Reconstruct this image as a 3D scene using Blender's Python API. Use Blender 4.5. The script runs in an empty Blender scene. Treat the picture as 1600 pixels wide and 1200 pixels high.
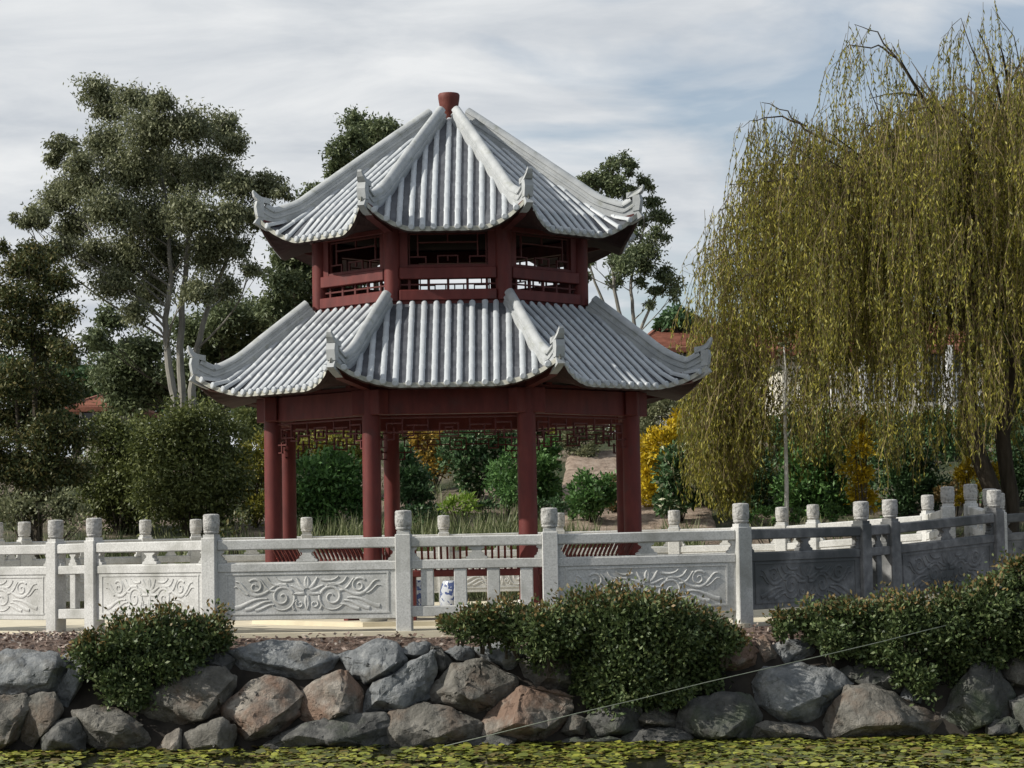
import bpy, bmesh, math, random
import numpy as np
from mathutils import Vector, Matrix, noise

random.seed(7)
RNG = np.random.default_rng(7)
SC = bpy.context.scene
COL = SC.collection
R = math.radians

# ------------------------------------------------------------------ camera
F = 3580.0
CZ = 1.07
PITCH = math.atan(229.0 / F)
ROLL = -R(0.95)
cam_d = bpy.data.cameras.new("camera")
cam = bpy.data.objects.new("camera", cam_d)
COL.objects.link(cam)
CM = Matrix.Rotation(R(90) + PITCH, 3, 'X') @ Matrix.Rotation(ROLL, 3, 'Z')
cam.matrix_world = Matrix.Translation((0, 0, CZ)) @ CM.to_4x4()
cam_d.sensor_width = 36.0
cam_d.lens = F / 1600.0 * 36.0
cam_d.clip_end = 3000
SC.camera = cam


def P(px, py, Y):
    """the point of the place at depth Y seen at this spot of the 1600x1200 photograph"""
    d = CM @ Vector(((px - 800) / F, (600 - py) / F, -1.0))
    k = Y / d.y
    return Vector((d.x * k, Y, CZ + d.z * k))


# ------------------------------------------------------------------ light
SUN_EL = 34.0
SUN_AZ_BACK = -12.0          # degrees in front of the picture plane, on the left
sd = Vector((-math.cos(R(SUN_AZ_BACK)) * math.cos(R(SUN_EL)),
             math.sin(R(SUN_AZ_BACK)) * math.cos(R(SUN_EL)),
             math.sin(R(SUN_EL))))
sl = bpy.data.lights.new("sun", 'SUN')
sl.energy = 4.8
sl.angle = R(0.6)
sl.color = (1.0, 0.95, 0.86)
sun = bpy.data.objects.new("sun", sl)
sun.rotation_euler = (-sd).to_track_quat('-Z', 'Y').to_euler()
COL.objects.link(sun)

W = bpy.data.worlds.new("World")
SC.world = W
W.use_nodes = True
nt = W.node_tree
for n in list(nt.nodes):
    nt.nodes.remove(n)


def node(t, kind, **kw):
    n = t.nodes.new(kind)
    for k, v in kw.items():
        if k in n.inputs.keys():
            n.inputs[k].default_value = v
        else:
            setattr(n, k, v)
    return n


def math_n(t, op, a, b=None):
    n = t.nodes.new('ShaderNodeMath')
    n.operation = op
    for i, v in enumerate((a, b)):
        if v is None:
            continue
        if isinstance(v, (int, float)):
            n.inputs[i].default_value = v
        else:
            t.links.new(v, n.inputs[i])
    return n.outputs[0]


sky = node(nt, 'ShaderNodeTexSky', sky_type='NISHITA', sun_disc=False)
sky.sun_elevation = R(SUN_EL)
sky.sun_rotation = math.atan2(sd.x, sd.y)
sky.air_density = 1.0
sky.dust_density = 0.6
tc = node(nt, 'ShaderNodeTexCoord')
sep = node(nt, 'ShaderNodeSeparateXYZ')
nt.links.new(tc.outputs['Generated'], sep.inputs[0])
zz = math_n(nt, 'ADD', math_n(nt, 'MAXIMUM', sep.outputs[2], 0.0), 0.20)
cx = math_n(nt, 'DIVIDE', sep.outputs[0], zz)
cy = math_n(nt, 'DIVIDE', sep.outputs[1], zz)
comb = node(nt, 'ShaderNodeCombineXYZ')
nt.links.new(cx, comb.inputs[0])
nt.links.new(cy, comb.inputs[1])
n1 = node(nt, 'ShaderNodeTexNoise', Scale=2.7, Detail=8.0, Roughness=0.52, Distortion=0.5)
mp = node(nt, 'ShaderNodeMapping')
mp.inputs['Location'].default_value = (3.1, 0.4, 0)
mp.inputs['Rotation'].default_value = (0, 0, 0.25)
mp.inputs['Scale'].default_value = (0.9, 1.1, 1)
nt.links.new(comb.outputs[0], mp.inputs[0])
nt.links.new(mp.outputs[0], n1.inputs['Vector'])
# clearer sky towards the right of the view
cover = math_n(nt, 'SUBTRACT', n1.outputs['Fac'], math_n(nt, 'MULTIPLY', cx, 0.38))
r1 = node(nt, 'ShaderNodeValToRGB')
r1.color_ramp.elements[0].color = (0.30, 0.30, 0.30, 1)
r1.color_ramp.elements[0].position = 0.33
r1.color_ramp.elements[1].position = 0.50
nt.links.new(cover, r1.inputs[0])
n2 = node(nt, 'ShaderNodeTexNoise', Scale=4.2, Detail=9.0, Roughness=0.58, Distortion=0.3)
mp2 = node(nt, 'ShaderNodeMapping')
mp2.inputs['Location'].default_value = (9.0, 4.0, 0)
mp2.inputs['Scale'].default_value = (0.75, 1.2, 1)
nt.links.new(comb.outputs[0], mp2.inputs[0])
nt.links.new(mp2.outputs[0], n2.inputs['Vector'])
r2 = node(nt, 'ShaderNodeValToRGB')
r2.color_ramp.elements[0].position = 0.30
r2.color_ramp.elements[0].color = (5.1, 5.5, 6.0, 1)
r2.color_ramp.elements[1].position = 0.70
r2.color_ramp.elements[1].color = (7.9, 8.05, 8.15, 1)
nt.links.new(n2.outputs['Fac'], r2.inputs[0])
mix = node(nt, 'ShaderNodeMixRGB')
nt.links.new(r1.outputs[0], mix.inputs[0])
nt.links.new(sky.outputs[0], mix.inputs[1])
nt.links.new(r2.outputs[0], mix.inputs[2])
bg = node(nt, 'ShaderNodeBackground', Strength=0.10)
nt.links.new(mix.outputs[0], bg.inputs[0])
wo = node(nt, 'ShaderNodeOutputWorld')
nt.links.new(bg.outputs[0], wo.inputs[0])

SC.view_settings.view_transform = 'Standard'
SC.view_settings.look = 'None'
SC.view_settings.exposure = 0.08
SC.view_settings.gamma = 1.0
SC.render.engine = 'CYCLES'
SC.cycles.max_bounces = 6
SC.cycles.transparent_max_bounces = 4


# ------------------------------------------------------------------ materials
def mat_base(name):
    m = bpy.data.materials.new(name)
    m.use_nodes = True
    t = m.node_tree
    b = t.nodes['Principled BSDF']
    return m, t, b


def noisy(name, stops, scale=6.0, detail=6.0, rough=0.7, bump=0.0, bscale=30.0, stretch=(1, 1, 1),
          coord='Object', dist=0.0, spec=0.3, bdist=0.02, second=None):
    """procedural material: colour ramp over noise, optional second stain layer, optional bump"""
    m, t, b = mat_base(name)
    tcn = node(t, 'ShaderNodeTexCoord')
    mpn = node(t, 'ShaderNodeMapping')
    mpn.inputs['Scale'].default_value = stretch
    t.links.new(tcn.outputs[coord], mpn.inputs[0])
    nn = node(t, 'ShaderNodeTexNoise', Scale=scale, Detail=detail, Roughness=0.62, Distortion=dist)
    t.links.new(mpn.outputs[0], nn.inputs['Vector'])
    rr = node(t, 'ShaderNodeValToRGB')
    el = rr.color_ramp.elements
    while len(el) < len(stops):
        el.new(0.5)
    for e, (p, c) in zip(el, stops):
        e.position = p
        e.color = (*c, 1)
    t.links.new(nn.outputs['Fac'], rr.inputs[0])
    out = rr.outputs[0]
    if second:
        sc2, lo, hi, c2 = second
        n3 = node(t, 'ShaderNodeTexNoise', Scale=sc2, Detail=5.0, Roughness=0.6)
        oi = node(t, 'ShaderNodeObjectInfo')
        va = node(t, 'ShaderNodeVectorMath', operation='ADD')
        sv = node(t, 'ShaderNodeVectorMath', operation='SCALE')
        sv.inputs['Scale'].default_value = 37.0
        cmb = node(t, 'ShaderNodeCombineXYZ')
        t.links.new(oi.outputs['Random'], cmb.inputs[0])
        t.links.new(oi.outputs['Random'], cmb.inputs[2])
        t.links.new(cmb.outputs[0], sv.inputs[0])
        t.links.new(tcn.outputs[coord], va.inputs[0])
        t.links.new(sv.outputs[0], va.inputs[1])
        t.links.new(va.outputs[0], n3.inputs['Vector'])
        mr = node(t, 'ShaderNodeMapRange')
        mr.inputs[1].default_value = lo
        mr.inputs[2].default_value = hi
        t.links.new(n3.outputs['Fac'], mr.inputs[0])
        mx = node(t, 'ShaderNodeMixRGB')
        t.links.new(mr.outputs[0], mx.inputs[0])
        t.links.new(out, mx.inputs[1])
        mx.inputs[2].default_value = (*c2, 1)
        out = mx.outputs[0]
    t.links.new(out, b.inputs['Base Color'])
    b.inputs['Roughness'].default_value = rough
    b.inputs['Specular IOR Level'].default_value = spec
    if bump:
        nb = node(t, 'ShaderNodeTexNoise', Scale=bscale, Detail=8.0, Roughness=0.65)
        t.links.new(mpn.outputs[0], nb.inputs['Vector'])
        bp = node(t, 'ShaderNodeBump', Strength=bump, Distance=bdist)
        t.links.new(nb.outputs['Fac'], bp.inputs['Height'])
        t.links.new(bp.outputs[0], b.inputs['Normal'])
    return m


def leafy(name, cols, rough=0.5, trans=0.25, spec=0.3):
    """each leaf (mesh island) takes its own tone"""
    m, t, b = mat_base(name)
    g = node(t, 'ShaderNodeNewGeometry')
    rr = node(t, 'ShaderNodeValToRGB')
    el = rr.color_ramp.elements
    while len(el) < len(cols):
        el.new(0.5)
    for i, c in enumerate(cols):
        el[i].position = i / (len(cols) - 1)
        el[i].color = (*c, 1)
    t.links.new(g.outputs['Random Per Island'], rr.inputs[0])
    t.links.new(rr.outputs[0], b.inputs['Base Color'])
    b.inputs['Roughness'].default_value = rough
    b.inputs['Specular IOR Level'].default_value = spec
    tr = node(t, 'ShaderNodeBsdfTranslucent')
    t.links.new(rr.outputs[0], tr.inputs[0])
    ms = node(t, 'ShaderNodeMixShader')
    ms.inputs[0].default_value = trans
    t.links.new(b.outputs[0], ms.inputs[1])
    t.links.new(tr.outputs[0], ms.inputs[2])
    t.links.new(ms.outputs[0], t.nodes['Material Output'].inputs[0])
    return m


M = {}
M['granite'] = noisy('pale_granite', [(0.3, (0.374, 0.374, 0.363)), (0.5, (0.517, 0.517, 0.501)), (0.7, (0.616, 0.616, 0.600))],
                     scale=55, detail=5, rough=0.8, bump=0.25, bscale=120, bdist=0.004,
                     second=(2.2, 0.46, 0.78, (0.27, 0.27, 0.245)))
M['granite_shade'] = noisy('painted_shade_granite', [(0.3, (0.12, 0.12, 0.12)), (0.5, (0.19, 0.19, 0.19)), (0.7, (0.27, 0.27, 0.265))],
                           scale=9, detail=8, rough=0.85, bump=0.35, bscale=60, bdist=0.006, second=(1.3, 0.45, 0.6, (0.085, 0.09, 0.09)))  # shade of the right-hand bays put into the granite colour, plus random stains
M['granite_cap'] = noisy('carved_granite', [(0.3, (0.220, 0.215, 0.198)), (0.5, (0.418, 0.413, 0.396)), (0.7, (0.528, 0.517, 0.495))],
                         scale=26, detail=4, rough=0.85, bump=0.9, bscale=26, bdist=0.03)
M['tile'] = noisy('grey_glazed_tile', [(0.28, (0.40, 0.425, 0.445)), (0.5, (0.45, 0.475, 0.495)), (0.72, (0.50, 0.525, 0.545))],
                  scale=7, detail=9, rough=0.42, bump=0.3, bscale=60, bdist=0.006, spec=0.45,
                  second=(14.0, 0.62, 0.85, (0.32, 0.33, 0.335)))
M['tile_pan'] = noisy('grey_pan_tile', [(0.3, (0.05, 0.053, 0.062)), (0.7, (0.12, 0.126, 0.14))], scale=8, detail=8,
                      rough=0.6, bump=0.3, bscale=50, bdist=0.006)
M['ridge'] = noisy('grey_ridge_render', [(0.28, (0.29, 0.305, 0.31)), (0.5, (0.38, 0.395, 0.40)), (0.72, (0.46, 0.475, 0.48))],
                   scale=5, detail=9, rough=0.6, bump=0.35, bscale=40, bdist=0.006,
                   second=(8.0, 0.55, 0.8, (0.24, 0.25, 0.21)))
M['eave'] = noisy('stained_eave_edge', [(0.3, (0.25, 0.25, 0.21)), (0.7, (0.52, 0.51, 0.45))], scale=14, detail=6, rough=0.8,
                  bump=0.3, bscale=50, bdist=0.006)
M['red'] = noisy('red_painted_timber', [(0.25, (0.0738, 0.0135, 0.0119)), (0.55, (0.1230, 0.0225, 0.0187)), (0.8, (0.1640, 0.0378, 0.0306))],
                 scale=4, detail=8, rough=0.6, bump=0.15, bscale=25, bdist=0.005, stretch=(2, 2, 0.7), spec=0.35, second=(3.5, 0.55, 0.75, (0.085, 0.03, 0.028)))
M['red_dark'] = noisy('dark_red_lattice', [(0.3, (0.065, 0.014, 0.012)), (0.7, (0.11, 0.025, 0.021))], scale=6, rough=0.6)
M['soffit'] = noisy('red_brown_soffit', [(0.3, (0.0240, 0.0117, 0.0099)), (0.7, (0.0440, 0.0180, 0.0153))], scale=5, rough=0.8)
M['finial'] = noisy('terracotta_finial', [(0.3, (0.1020, 0.0252, 0.0180)), (0.7, (0.1700, 0.0450, 0.0324))], scale=9, rough=0.6, bump=0.3)
M['plaster'] = noisy('aged_white_plaster', [(0.3, (0.30, 0.28, 0.25)), (0.7, (0.45, 0.42, 0.38))], scale=6, rough=0.9)
M['deck'] = noisy('cream_concrete', [(0.3, (0.52, 0.47, 0.355)), (0.7, (0.66, 0.60, 0.46))], scale=3, detail=8, rough=0.9,
                  bump=0.2, bscale=60, bdist=0.004)
M['mulch'] = noisy('bark_mulch_ground', [(0.3, (0.0425, 0.0266, 0.0200)), (0.5, (0.1360, 0.0950, 0.0750)), (0.7, (0.2550, 0.1995, 0.1700))],
                   scale=14, detail=9, rough=0.95, bump=1.0, bscale=26, bdist=0.06)
M['slope'] = noisy('sandy_mulch_slope', [(0.3, (0.10, 0.072, 0.05)), (0.5, (0.20, 0.155, 0.12)), (0.7, (0.30, 0.25, 0.20))],
                   scale=5, detail=9, rough=0.95, bump=1.0, bscale=12, bdist=0.08,
                   second=(0.45, 0.40, 0.56, (0.04, 0.05, 0.02)))
M['core'] = noisy('dark_earth', [(0.3, (0.017, 0.015, 0.013)), (0.7, (0.049, 0.042, 0.035))], scale=5, rough=1.0)
M['rock_a'] = noisy('blue_grey_rock', [(0.3, (0.078, 0.086, 0.091)), (0.5, (0.176, 0.186, 0.192)), (0.72, (0.319, 0.325, 0.320))],
                    scale=5.5, detail=14, rough=0.85, bump=1.0, bscale=16, bdist=0.05, dist=0.2,
                    second=(2.6, 0.55, 0.75, (0.11, 0.10, 0.08)))
M['rock_b'] = noisy('brown_grey_rock', [(0.3, (0.058, 0.055, 0.047)), (0.5, (0.137, 0.130, 0.114)), (0.72, (0.247, 0.234, 0.208))],
                    scale=5.5, detail=14, rough=0.88, bump=1.0, bscale=18, bdist=0.05, dist=0.2,
                    second=(2.0, 0.5, 0.62, (0.15, 0.12, 0.095)))
M['rock_c'] = noisy('ochre_stained_rock', [(0.3, (0.091, 0.081, 0.068)), (0.5, (0.208, 0.189, 0.163)), (0.72, (0.390, 0.351, 0.305))],
                    scale=6.5, detail=14, rough=0.88, bump=1.0, bscale=18, bdist=0.05, dist=0.2,
                    second=(1.7, 0.42, 0.55, (0.20, 0.135, 0.10)))
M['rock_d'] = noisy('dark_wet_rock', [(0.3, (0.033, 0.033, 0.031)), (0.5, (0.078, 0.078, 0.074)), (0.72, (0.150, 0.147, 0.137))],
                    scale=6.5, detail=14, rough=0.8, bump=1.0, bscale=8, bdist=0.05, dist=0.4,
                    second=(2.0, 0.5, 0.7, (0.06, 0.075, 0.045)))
M['bark_pale'] = noisy('pale_smooth_bark', [(0.3, (0.11, 0.105, 0.09)), (0.5, (0.21, 0.20, 0.175)), (0.7, (0.31, 0.295, 0.26))],
                       scale=2.5, detail=7, rough=0.8, stretch=(3, 3, 0.6), bump=0.3)
M['bark_dark'] = noisy('dark_rough_bark', [(0.3, (0.035, 0.028, 0.02)), (0.7, (0.10, 0.085, 0.065))], scale=5, detail=8,
                       rough=0.95, stretch=(3, 3, 0.5), bump=0.8)
M['twig'] = noisy('brown_twig', [(0.3, (0.15, 0.115, 0.06)), (0.7, (0.26, 0.20, 0.11))], scale=4, rough=0.9)
M['leaf_gum'] = leafy('gum_leaves', [(0.075, 0.088, 0.045), (0.145, 0.16, 0.082), (0.20, 0.215, 0.115), (0.34, 0.35, 0.21)], trans=0.3)
M['leaf_gum_dark'] = leafy('dark_gum_leaves', [(0.071, 0.095, 0.046), (0.124, 0.156, 0.073), (0.190, 0.221, 0.109)], trans=0.25)
M['leaf_wattle'] = leafy('wattle_leaves', [(0.034, 0.048, 0.018), (0.060, 0.079, 0.026), (0.102, 0.108, 0.036), (0.168, 0.138, 0.048)], trans=0.2)
M['leaf_olive'] = leafy('olive_leaves', [(0.057, 0.073, 0.024), (0.108, 0.130, 0.038), (0.176, 0.195, 0.060)], trans=0.2)
M['leaf_green'] = leafy('green_leaves', [(0.041, 0.091, 0.030), (0.080, 0.170, 0.046), (0.137, 0.251, 0.074)], trans=0.22)
M['leaf_dark'] = leafy('deep_green_leaves', [(0.029, 0.062, 0.026), (0.053, 0.107, 0.039), (0.095, 0.167, 0.065)], trans=0.15)
M['leaf_lime'] = leafy('lime_leaves', [(0.098, 0.168, 0.021), (0.182, 0.280, 0.042), (0.252, 0.350, 0.056)], trans=0.3)
M['leaf_yellowgreen'] = leafy('yellow_green_leaves', [(0.098, 0.112, 0.021), (0.196, 0.196, 0.035), (0.308, 0.266, 0.042)], trans=0.25)
M['leaf_gold'] = leafy('golden_leaves', [(0.240, 0.180, 0.012), (0.456, 0.336, 0.018), (0.696, 0.504, 0.024)], trans=0.25)
M['leaf_amber'] = leafy('amber_leaves', [(0.140, 0.119, 0.028), (0.308, 0.210, 0.042), (0.532, 0.336, 0.056)], trans=0.25)
M['flower_cream'] = leafy('cream_blossom', [(0.400, 0.440, 0.250), (0.550, 0.550, 0.360), (0.680, 0.680, 0.500)], trans=0.2)
M['leaf_box'] = leafy('glossy_hedge_leaves', [(0.032, 0.049, 0.020), (0.062, 0.093, 0.033), (0.098, 0.139, 0.048), (0.152, 0.178, 0.074)],
                      rough=0.5, trans=0.15, spec=0.3)
M['leaf_tip'] = leafy('bronze_leaf_tips', [(0.097, 0.085, 0.032), (0.184, 0.131, 0.049), (0.259, 0.171, 0.065)], trans=0.2)
M['leaf_willow'] = leafy('willow_leaves', [(0.070, 0.077, 0.017), (0.149, 0.154, 0.028), (0.279, 0.268, 0.043), (0.465, 0.412, 0.076)], trans=0.42)
M['grass'] = leafy('reed_blades', [(0.065, 0.094, 0.035), (0.112, 0.143, 0.055), (0.187, 0.209, 0.099), (0.299, 0.308, 0.178)], trans=0.25)
M['chip'] = leafy('bark_chips', [(0.077, 0.043, 0.032), (0.168, 0.111, 0.085), (0.275, 0.212, 0.179), (0.383, 0.340, 0.295)], trans=0.0)
M['pad'] = leafy('water_lily_pads', [(0.037, 0.044, 0.013), (0.088, 0.106, 0.019), (0.175, 0.200, 0.030), (0.300, 0.312, 0.050), (0.125, 0.088, 0.025), (0.062, 0.075, 0.025)],
                 rough=0.4, trans=0.05, spec=0.5)
M['roof_red'] = noisy('red_clay_roof', [(0.3, (0.14, 0.052, 0.034)), (0.7, (0.27, 0.11, 0.072))], scale=3, rough=0.85, bump=0.5, bscale=10)
M['wall_cream'] = noisy('cream_render_wall', [(0.3, (0.58, 0.55, 0.46)), (0.7, (0.70, 0.67, 0.58))], scale=2, rough=0.9)
M['white'] = noisy('white_paint', [(0.3, (0.70, 0.70, 0.68)), (0.7, (0.80, 0.80, 0.78))], scale=4, rough=0.6)
M['rope'] = noisy('weathered_rope', [(0.3, (0.12, 0.14, 0.11)), (0.7, (0.22, 0.24, 0.20))], scale=20, rough=0.8)
m, t, b = mat_base('dark_glass')
b.inputs['Base Color'].default_value = (0.03, 0.035, 0.04, 1)
b.inputs['Roughness'].default_value = 0.08
M['glass'] = m
m, t, b = mat_base('pond_water')
b.inputs['Base Color'].default_value = (0.018, 0.02, 0.012, 1)
b.inputs['Roughness'].default_value = 0.08
nb = node(t, 'ShaderNodeTexNoise', Scale=3.0, Detail=4.0)
bp = node(t, 'ShaderNodeBump', Strength=0.25, Distance=0.03)
t.links.new(nb.outputs['Fac'], bp.inputs['Height'])
t.links.new(bp.outputs[0], b.inputs['Normal'])
M['water'] = m
# blue and white porcelain
m, t, b = mat_base('blue_white_porcelain')
vo = node(t, 'ShaderNodeTexNoise', Scale=14.0, Detail=3.0, Distortion=1.2)
tcn = node(t, 'ShaderNodeTexCoord')
t.links.new(tcn.outputs['Object'], vo.inputs['Vector'])
rr = node(t, 'ShaderNodeValToRGB')
rr.color_ramp.interpolation = 'CONSTANT'
rr.color_ramp.elements[0].color = (0.50, 0.53, 0.57, 1)
rr.color_ramp.elements[1].color = (0.06, 0.09, 0.22, 1)
rr.color_ramp.elements[1].position = 0.53
t.links.new(vo.outputs['Fac'], rr.inputs[0])
t.links.new(rr.outputs[0], b.inputs['Base Color'])
b.inputs['Roughness'].default_value = 0.15
M['porcelain'] = m


# ------------------------------------------------------------------ mesh helpers
class MB:
    def __init__(s):
        s.v = []
        s.f = []
        s.mi = []
        s.cur = 0

    def add(s, vs, fs):
        o = len(s.v)
        s.v.extend([tuple(v) for v in vs])
        for f in fs:
            s.f.append(tuple(i + o for i in f))
            s.mi.append(s.cur)

    def box(s, c, sz, fn=None, bev=0.0):
        """box centre, size; fn maps local to world. bev chamfers all vertical and horizontal edges lightly"""
        x, y, z = [k / 2 for k in sz]
        if bev:
            bm = bmesh.new()
            bmesh.ops.create_cube(bm, size=1)
            for v in bm.verts:
                v.co = Vector((v.co.x * sz[0] + c[0], v.co.y * sz[1] + c[1], v.co.z * sz[2] + c[2]))
            bmesh.ops.bevel(bm, geom=list(bm.edges), offset=bev, segments=1, affect='EDGES')
            bm.verts.ensure_lookup_table()
            vs = [v.co.copy() for v in bm.verts]
            fs = [[v.index for v in f.verts] for f in bm.faces]
            bm.free()
        else:
            vs = [Vector((c[0] + i * x, c[1] + j * y, c[2] + k * z)) for k in (-1, 1) for j in (-1, 1) for i in (-1, 1)]
            fs = [(0, 2, 3, 1), (4, 5, 7, 6), (0, 1, 5, 4), (2, 6, 7, 3), (0, 4, 6, 2), (1, 3, 7, 5)]
        if fn:
            vs = [fn(v) for v in vs]
        s.add(vs, fs)

    def prism(s, poly, y0, y1, fn=None):
        """polygon in local x,z extruded along y"""
        n = len(poly)
        vs = [Vector((p[0], y0, p[1])) for p in poly] + [Vector((p[0], y1, p[1])) for p in poly]
        fs = [tuple(range(n)), tuple(range(2 * n - 1, n - 1, -1))]
        for i in range(n):
            j = (i + 1) % n
            fs.append((i, i + n, j + n, j))
        if fn:
            vs = [fn(v) for v in vs]
        s.add(vs, fs)

    def tube(s, pts, rad, n=6, cap=True, squash=None):
        pts = [Vector(p) for p in pts]
        if isinstance(rad, (int, float)):
            rad = [rad] * len(pts)
        vs = []
        up = None
        for i, p in enumerate(pts):
            a = pts[max(i - 1, 0)]
            c = pts[min(i + 1, len(pts) - 1)]
            d = (c - a)
            if d.length < 1e-9:
                d = Vector((0, 0, 1))
            d.normalize()
            if up is None:
                up = Vector((0, 0, 1)) if abs(d.z) < 0.9 else Vector((0, 1, 0))
            sd_ = d.cross(up)
            if sd_.length < 1e-4:
                sd_ = d.cross(Vector((1, 0, 0)))
            sd_.normalize()
            u2 = sd_.cross(d).normalized()
            up = u2
            for k in range(n):
                an = 2 * math.pi * k / n
                vs.append(p + (sd_ * math.cos(an) + u2 * math.sin(an)) * rad[i])
        fs = []
        for i in range(len(pts) - 1):
            for k in range(n):
                k2 = (k + 1) % n
                fs.append((i * n + k, i * n + k2, (i + 1) * n + k2, (i + 1) * n + k))
        if cap:
            fs.append(tuple(range(n - 1, -1, -1)))
            fs.append(tuple(range((len(pts) - 1) * n, len(pts) * n)))
        s.add(vs, fs)

    def lathe(s, c, prof, n=16):
        vs = []
        for r, z in prof:
            for k in range(n):
                an = 2 * math.pi * k / n
                vs.append((c[0] + r * math.cos(an), c[1] + r * math.sin(an), c[2] + z))
        fs = []
        for i in range(len(prof) - 1):
            for k in range(n):
                k2 = (k + 1) % n
                fs.append((i * n + k, i * n + k2, (i + 1) * n + k2, (i + 1) * n + k))
        fs.append(tuple(range(n - 1, -1, -1)))
        fs.append(tuple(range((len(prof) - 1) * n, len(prof) * n)))
        s.add(vs, fs)

    def sweep(s, frames, prof, closed=True):
        """frames: list of (origin, side, up); prof: list of (side, up)"""
        n = len(prof)
        vs = []
        for o, a, b_ in frames:
            for p in prof:
                vs.append(o + a * p[0] + b_ * p[1])
        fs = []
        for i in range(len(frames) - 1):
            for k in range(n):
                k2 = (k + 1) % n
                fs.append((i * n + k, i * n + k2, (i + 1) * n + k2, (i + 1) * n + k))
        fs.append(tuple(range(n - 1, -1, -1)))
        fs.append(tuple(range((len(frames) - 1) * n, len(frames) * n)))
        s.add(vs, fs)

    def build(s, name, mats, parent=None, smooth=False, loc=None):
        me = bpy.data.meshes.new(name)
        me.from_pydata(s.v, [], s.f)
        if not isinstance(mats, (list, tuple)):
            mats = [mats]
        for m_ in mats:
            me.materials.append(m_)
        if len(mats) > 1:
            me.polygons.foreach_set('material_index', s.mi)
        bm = bmesh.new()
        bm.from_mesh(me)
        bmesh.ops.recalc_face_normals(bm, faces=bm.faces)
        bm.to_mesh(me)
        bm.free()
        if smooth:
            me.polygons.foreach_set('use_smooth', [True] * len(me.polygons))
            try:
                me.set_sharp_from_angle(angle=R(38))
            except Exception:
                pass
        me.update()
        return link(name, me, parent)


def link(name, me, parent=None):
    o = bpy.data.objects.new(name, me)
    COL.objects.link(o)
    if parent is not None:
        o.parent = parent
        # geometry is written in world coordinates: cancel the parents' offsets
        off = Vector((0, 0, 0))
        q = parent
        while q is not None:
            off += q.location
            q = q.parent
        o.location = -off
    return o


def tag(o, label=None, cat=None, group=None, kind=None):
    if label:
        o['label'] = label
    if cat:
        o['category'] = cat
    if group:
        o['group'] = group
    if kind:
        o['kind'] = kind
    return o


def thing(name, loc, label, cat, group=None):
    o = bpy.data.objects.new(name, None)
    o.empty_display_size = 0.3
    COL.objects.link(o)
    o.location = loc
    return tag(o, label, cat, group)


def leaf_mesh(name, pts, dirs, L, Wd, mat, parent=None, mids=None, bend=0.0):
    """one rhombic leaf (single quad) per point; all arrays are numpy"""
    n = len(pts)
    d = dirs / np.maximum(np.linalg.norm(dirs, axis=1, keepdims=True), 1e-6)
    rnd = RNG.normal(size=(n, 3))
    s = np.cross(d, rnd)
    s /= np.maximum(np.linalg.norm(s, axis=1, keepdims=True), 1e-6)
    L = np.asarray(L).reshape(-1, 1) * np.ones((n, 1))
    Wd = np.asarray(Wd).reshape(-1, 1) * np.ones((n, 1))
    v = np.empty((n, 4, 3))
    v[:, 0] = pts
    v[:, 1] = pts + d * L * 0.5 + s * Wd * 0.5
    v[:, 2] = pts + d * L
    v[:, 3] = pts + d * L * 0.5 - s * Wd * 0.5
    me = bpy.data.meshes.new(name)
    me.vertices.add(4 * n)
    me.vertices.foreach_set('co', v.reshape(-1).astype(np.float32))
    me.loops.add(4 * n)
    me.loops.foreach_set('vertex_index', np.arange(4 * n, dtype=np.int32))
    me.polygons.add(n)
    me.polygons.foreach_set('loop_start', np.arange(0, 4 * n, 4, dtype=np.int32))
    mats = mat if isinstance(mat, (list, tuple)) else [mat]
    for m_ in mats:
        me.materials.append(m_)
    if mids is not None:
        me.polygons.foreach_set('material_index', mids.astype(np.int32))
    me.update()
    me.validate()
    return link(name, me, parent)


def unit(n):
    d = RNG.normal(size=(n, 3))
    return d / np.linalg.norm(d, axis=1, keepdims=True)


def blob_points(blobs, per_area, sub=0.30, flat=0.8, leaf_spread=0.8, shell=0.55):
    """blobs: (x,y,z,r) ; clusters of leaf points spread through every blob's volume"""
    out = []
    outd = []
    for (x, y, z, r) in blobs:
        nleaf = max(30, int(per_area * 3.14 * r * r))
        nsub = max(8, int(nleaf / 60))
        dd = unit(nsub)
        rad = r * (shell + (1 - shell) * RNG.random((nsub, 1))) * RNG.uniform(0.8, 1.12, (nsub, 1))
        c = dd * rad
        c[:, 2] *= flat
        k = nleaf // nsub + 1
        sr = r * sub * RNG.uniform(0.6, 1.3, (nsub, 1))
        idx = np.repeat(np.arange(nsub), k)
        off = RNG.normal(size=(len(idx), 3)) * sr[idx] * leaf_spread
        off[:, 2] *= 0.75
        p = c[idx] + off + np.array([x, y, z])
        out.append(p)
        outd.append(off + dd[idx] * r * 0.3)
    return np.concatenate(out), np.concatenate(outd)


def to_blobs(lst, Y, dy=0.5, zflat=1.0):
    """(px,py,radius px[,dY]) -> world blobs"""
    res = []
    for b_ in lst:
        yy = Y + (b_[3] if len(b_) > 3 else RNG.uniform(-dy, dy))
        p = P(b_[0], b_[1], yy)
        res.append((p.x, p.y, p.z, b_[2] / F * yy))
    return res


def smooth01(x):
    x = min(max(x, 0.0), 1.0)
    return x * x * (3 - 2 * x)


# ------------------------------------------------------------------ ground
WATER_Z = -1.12


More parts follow.
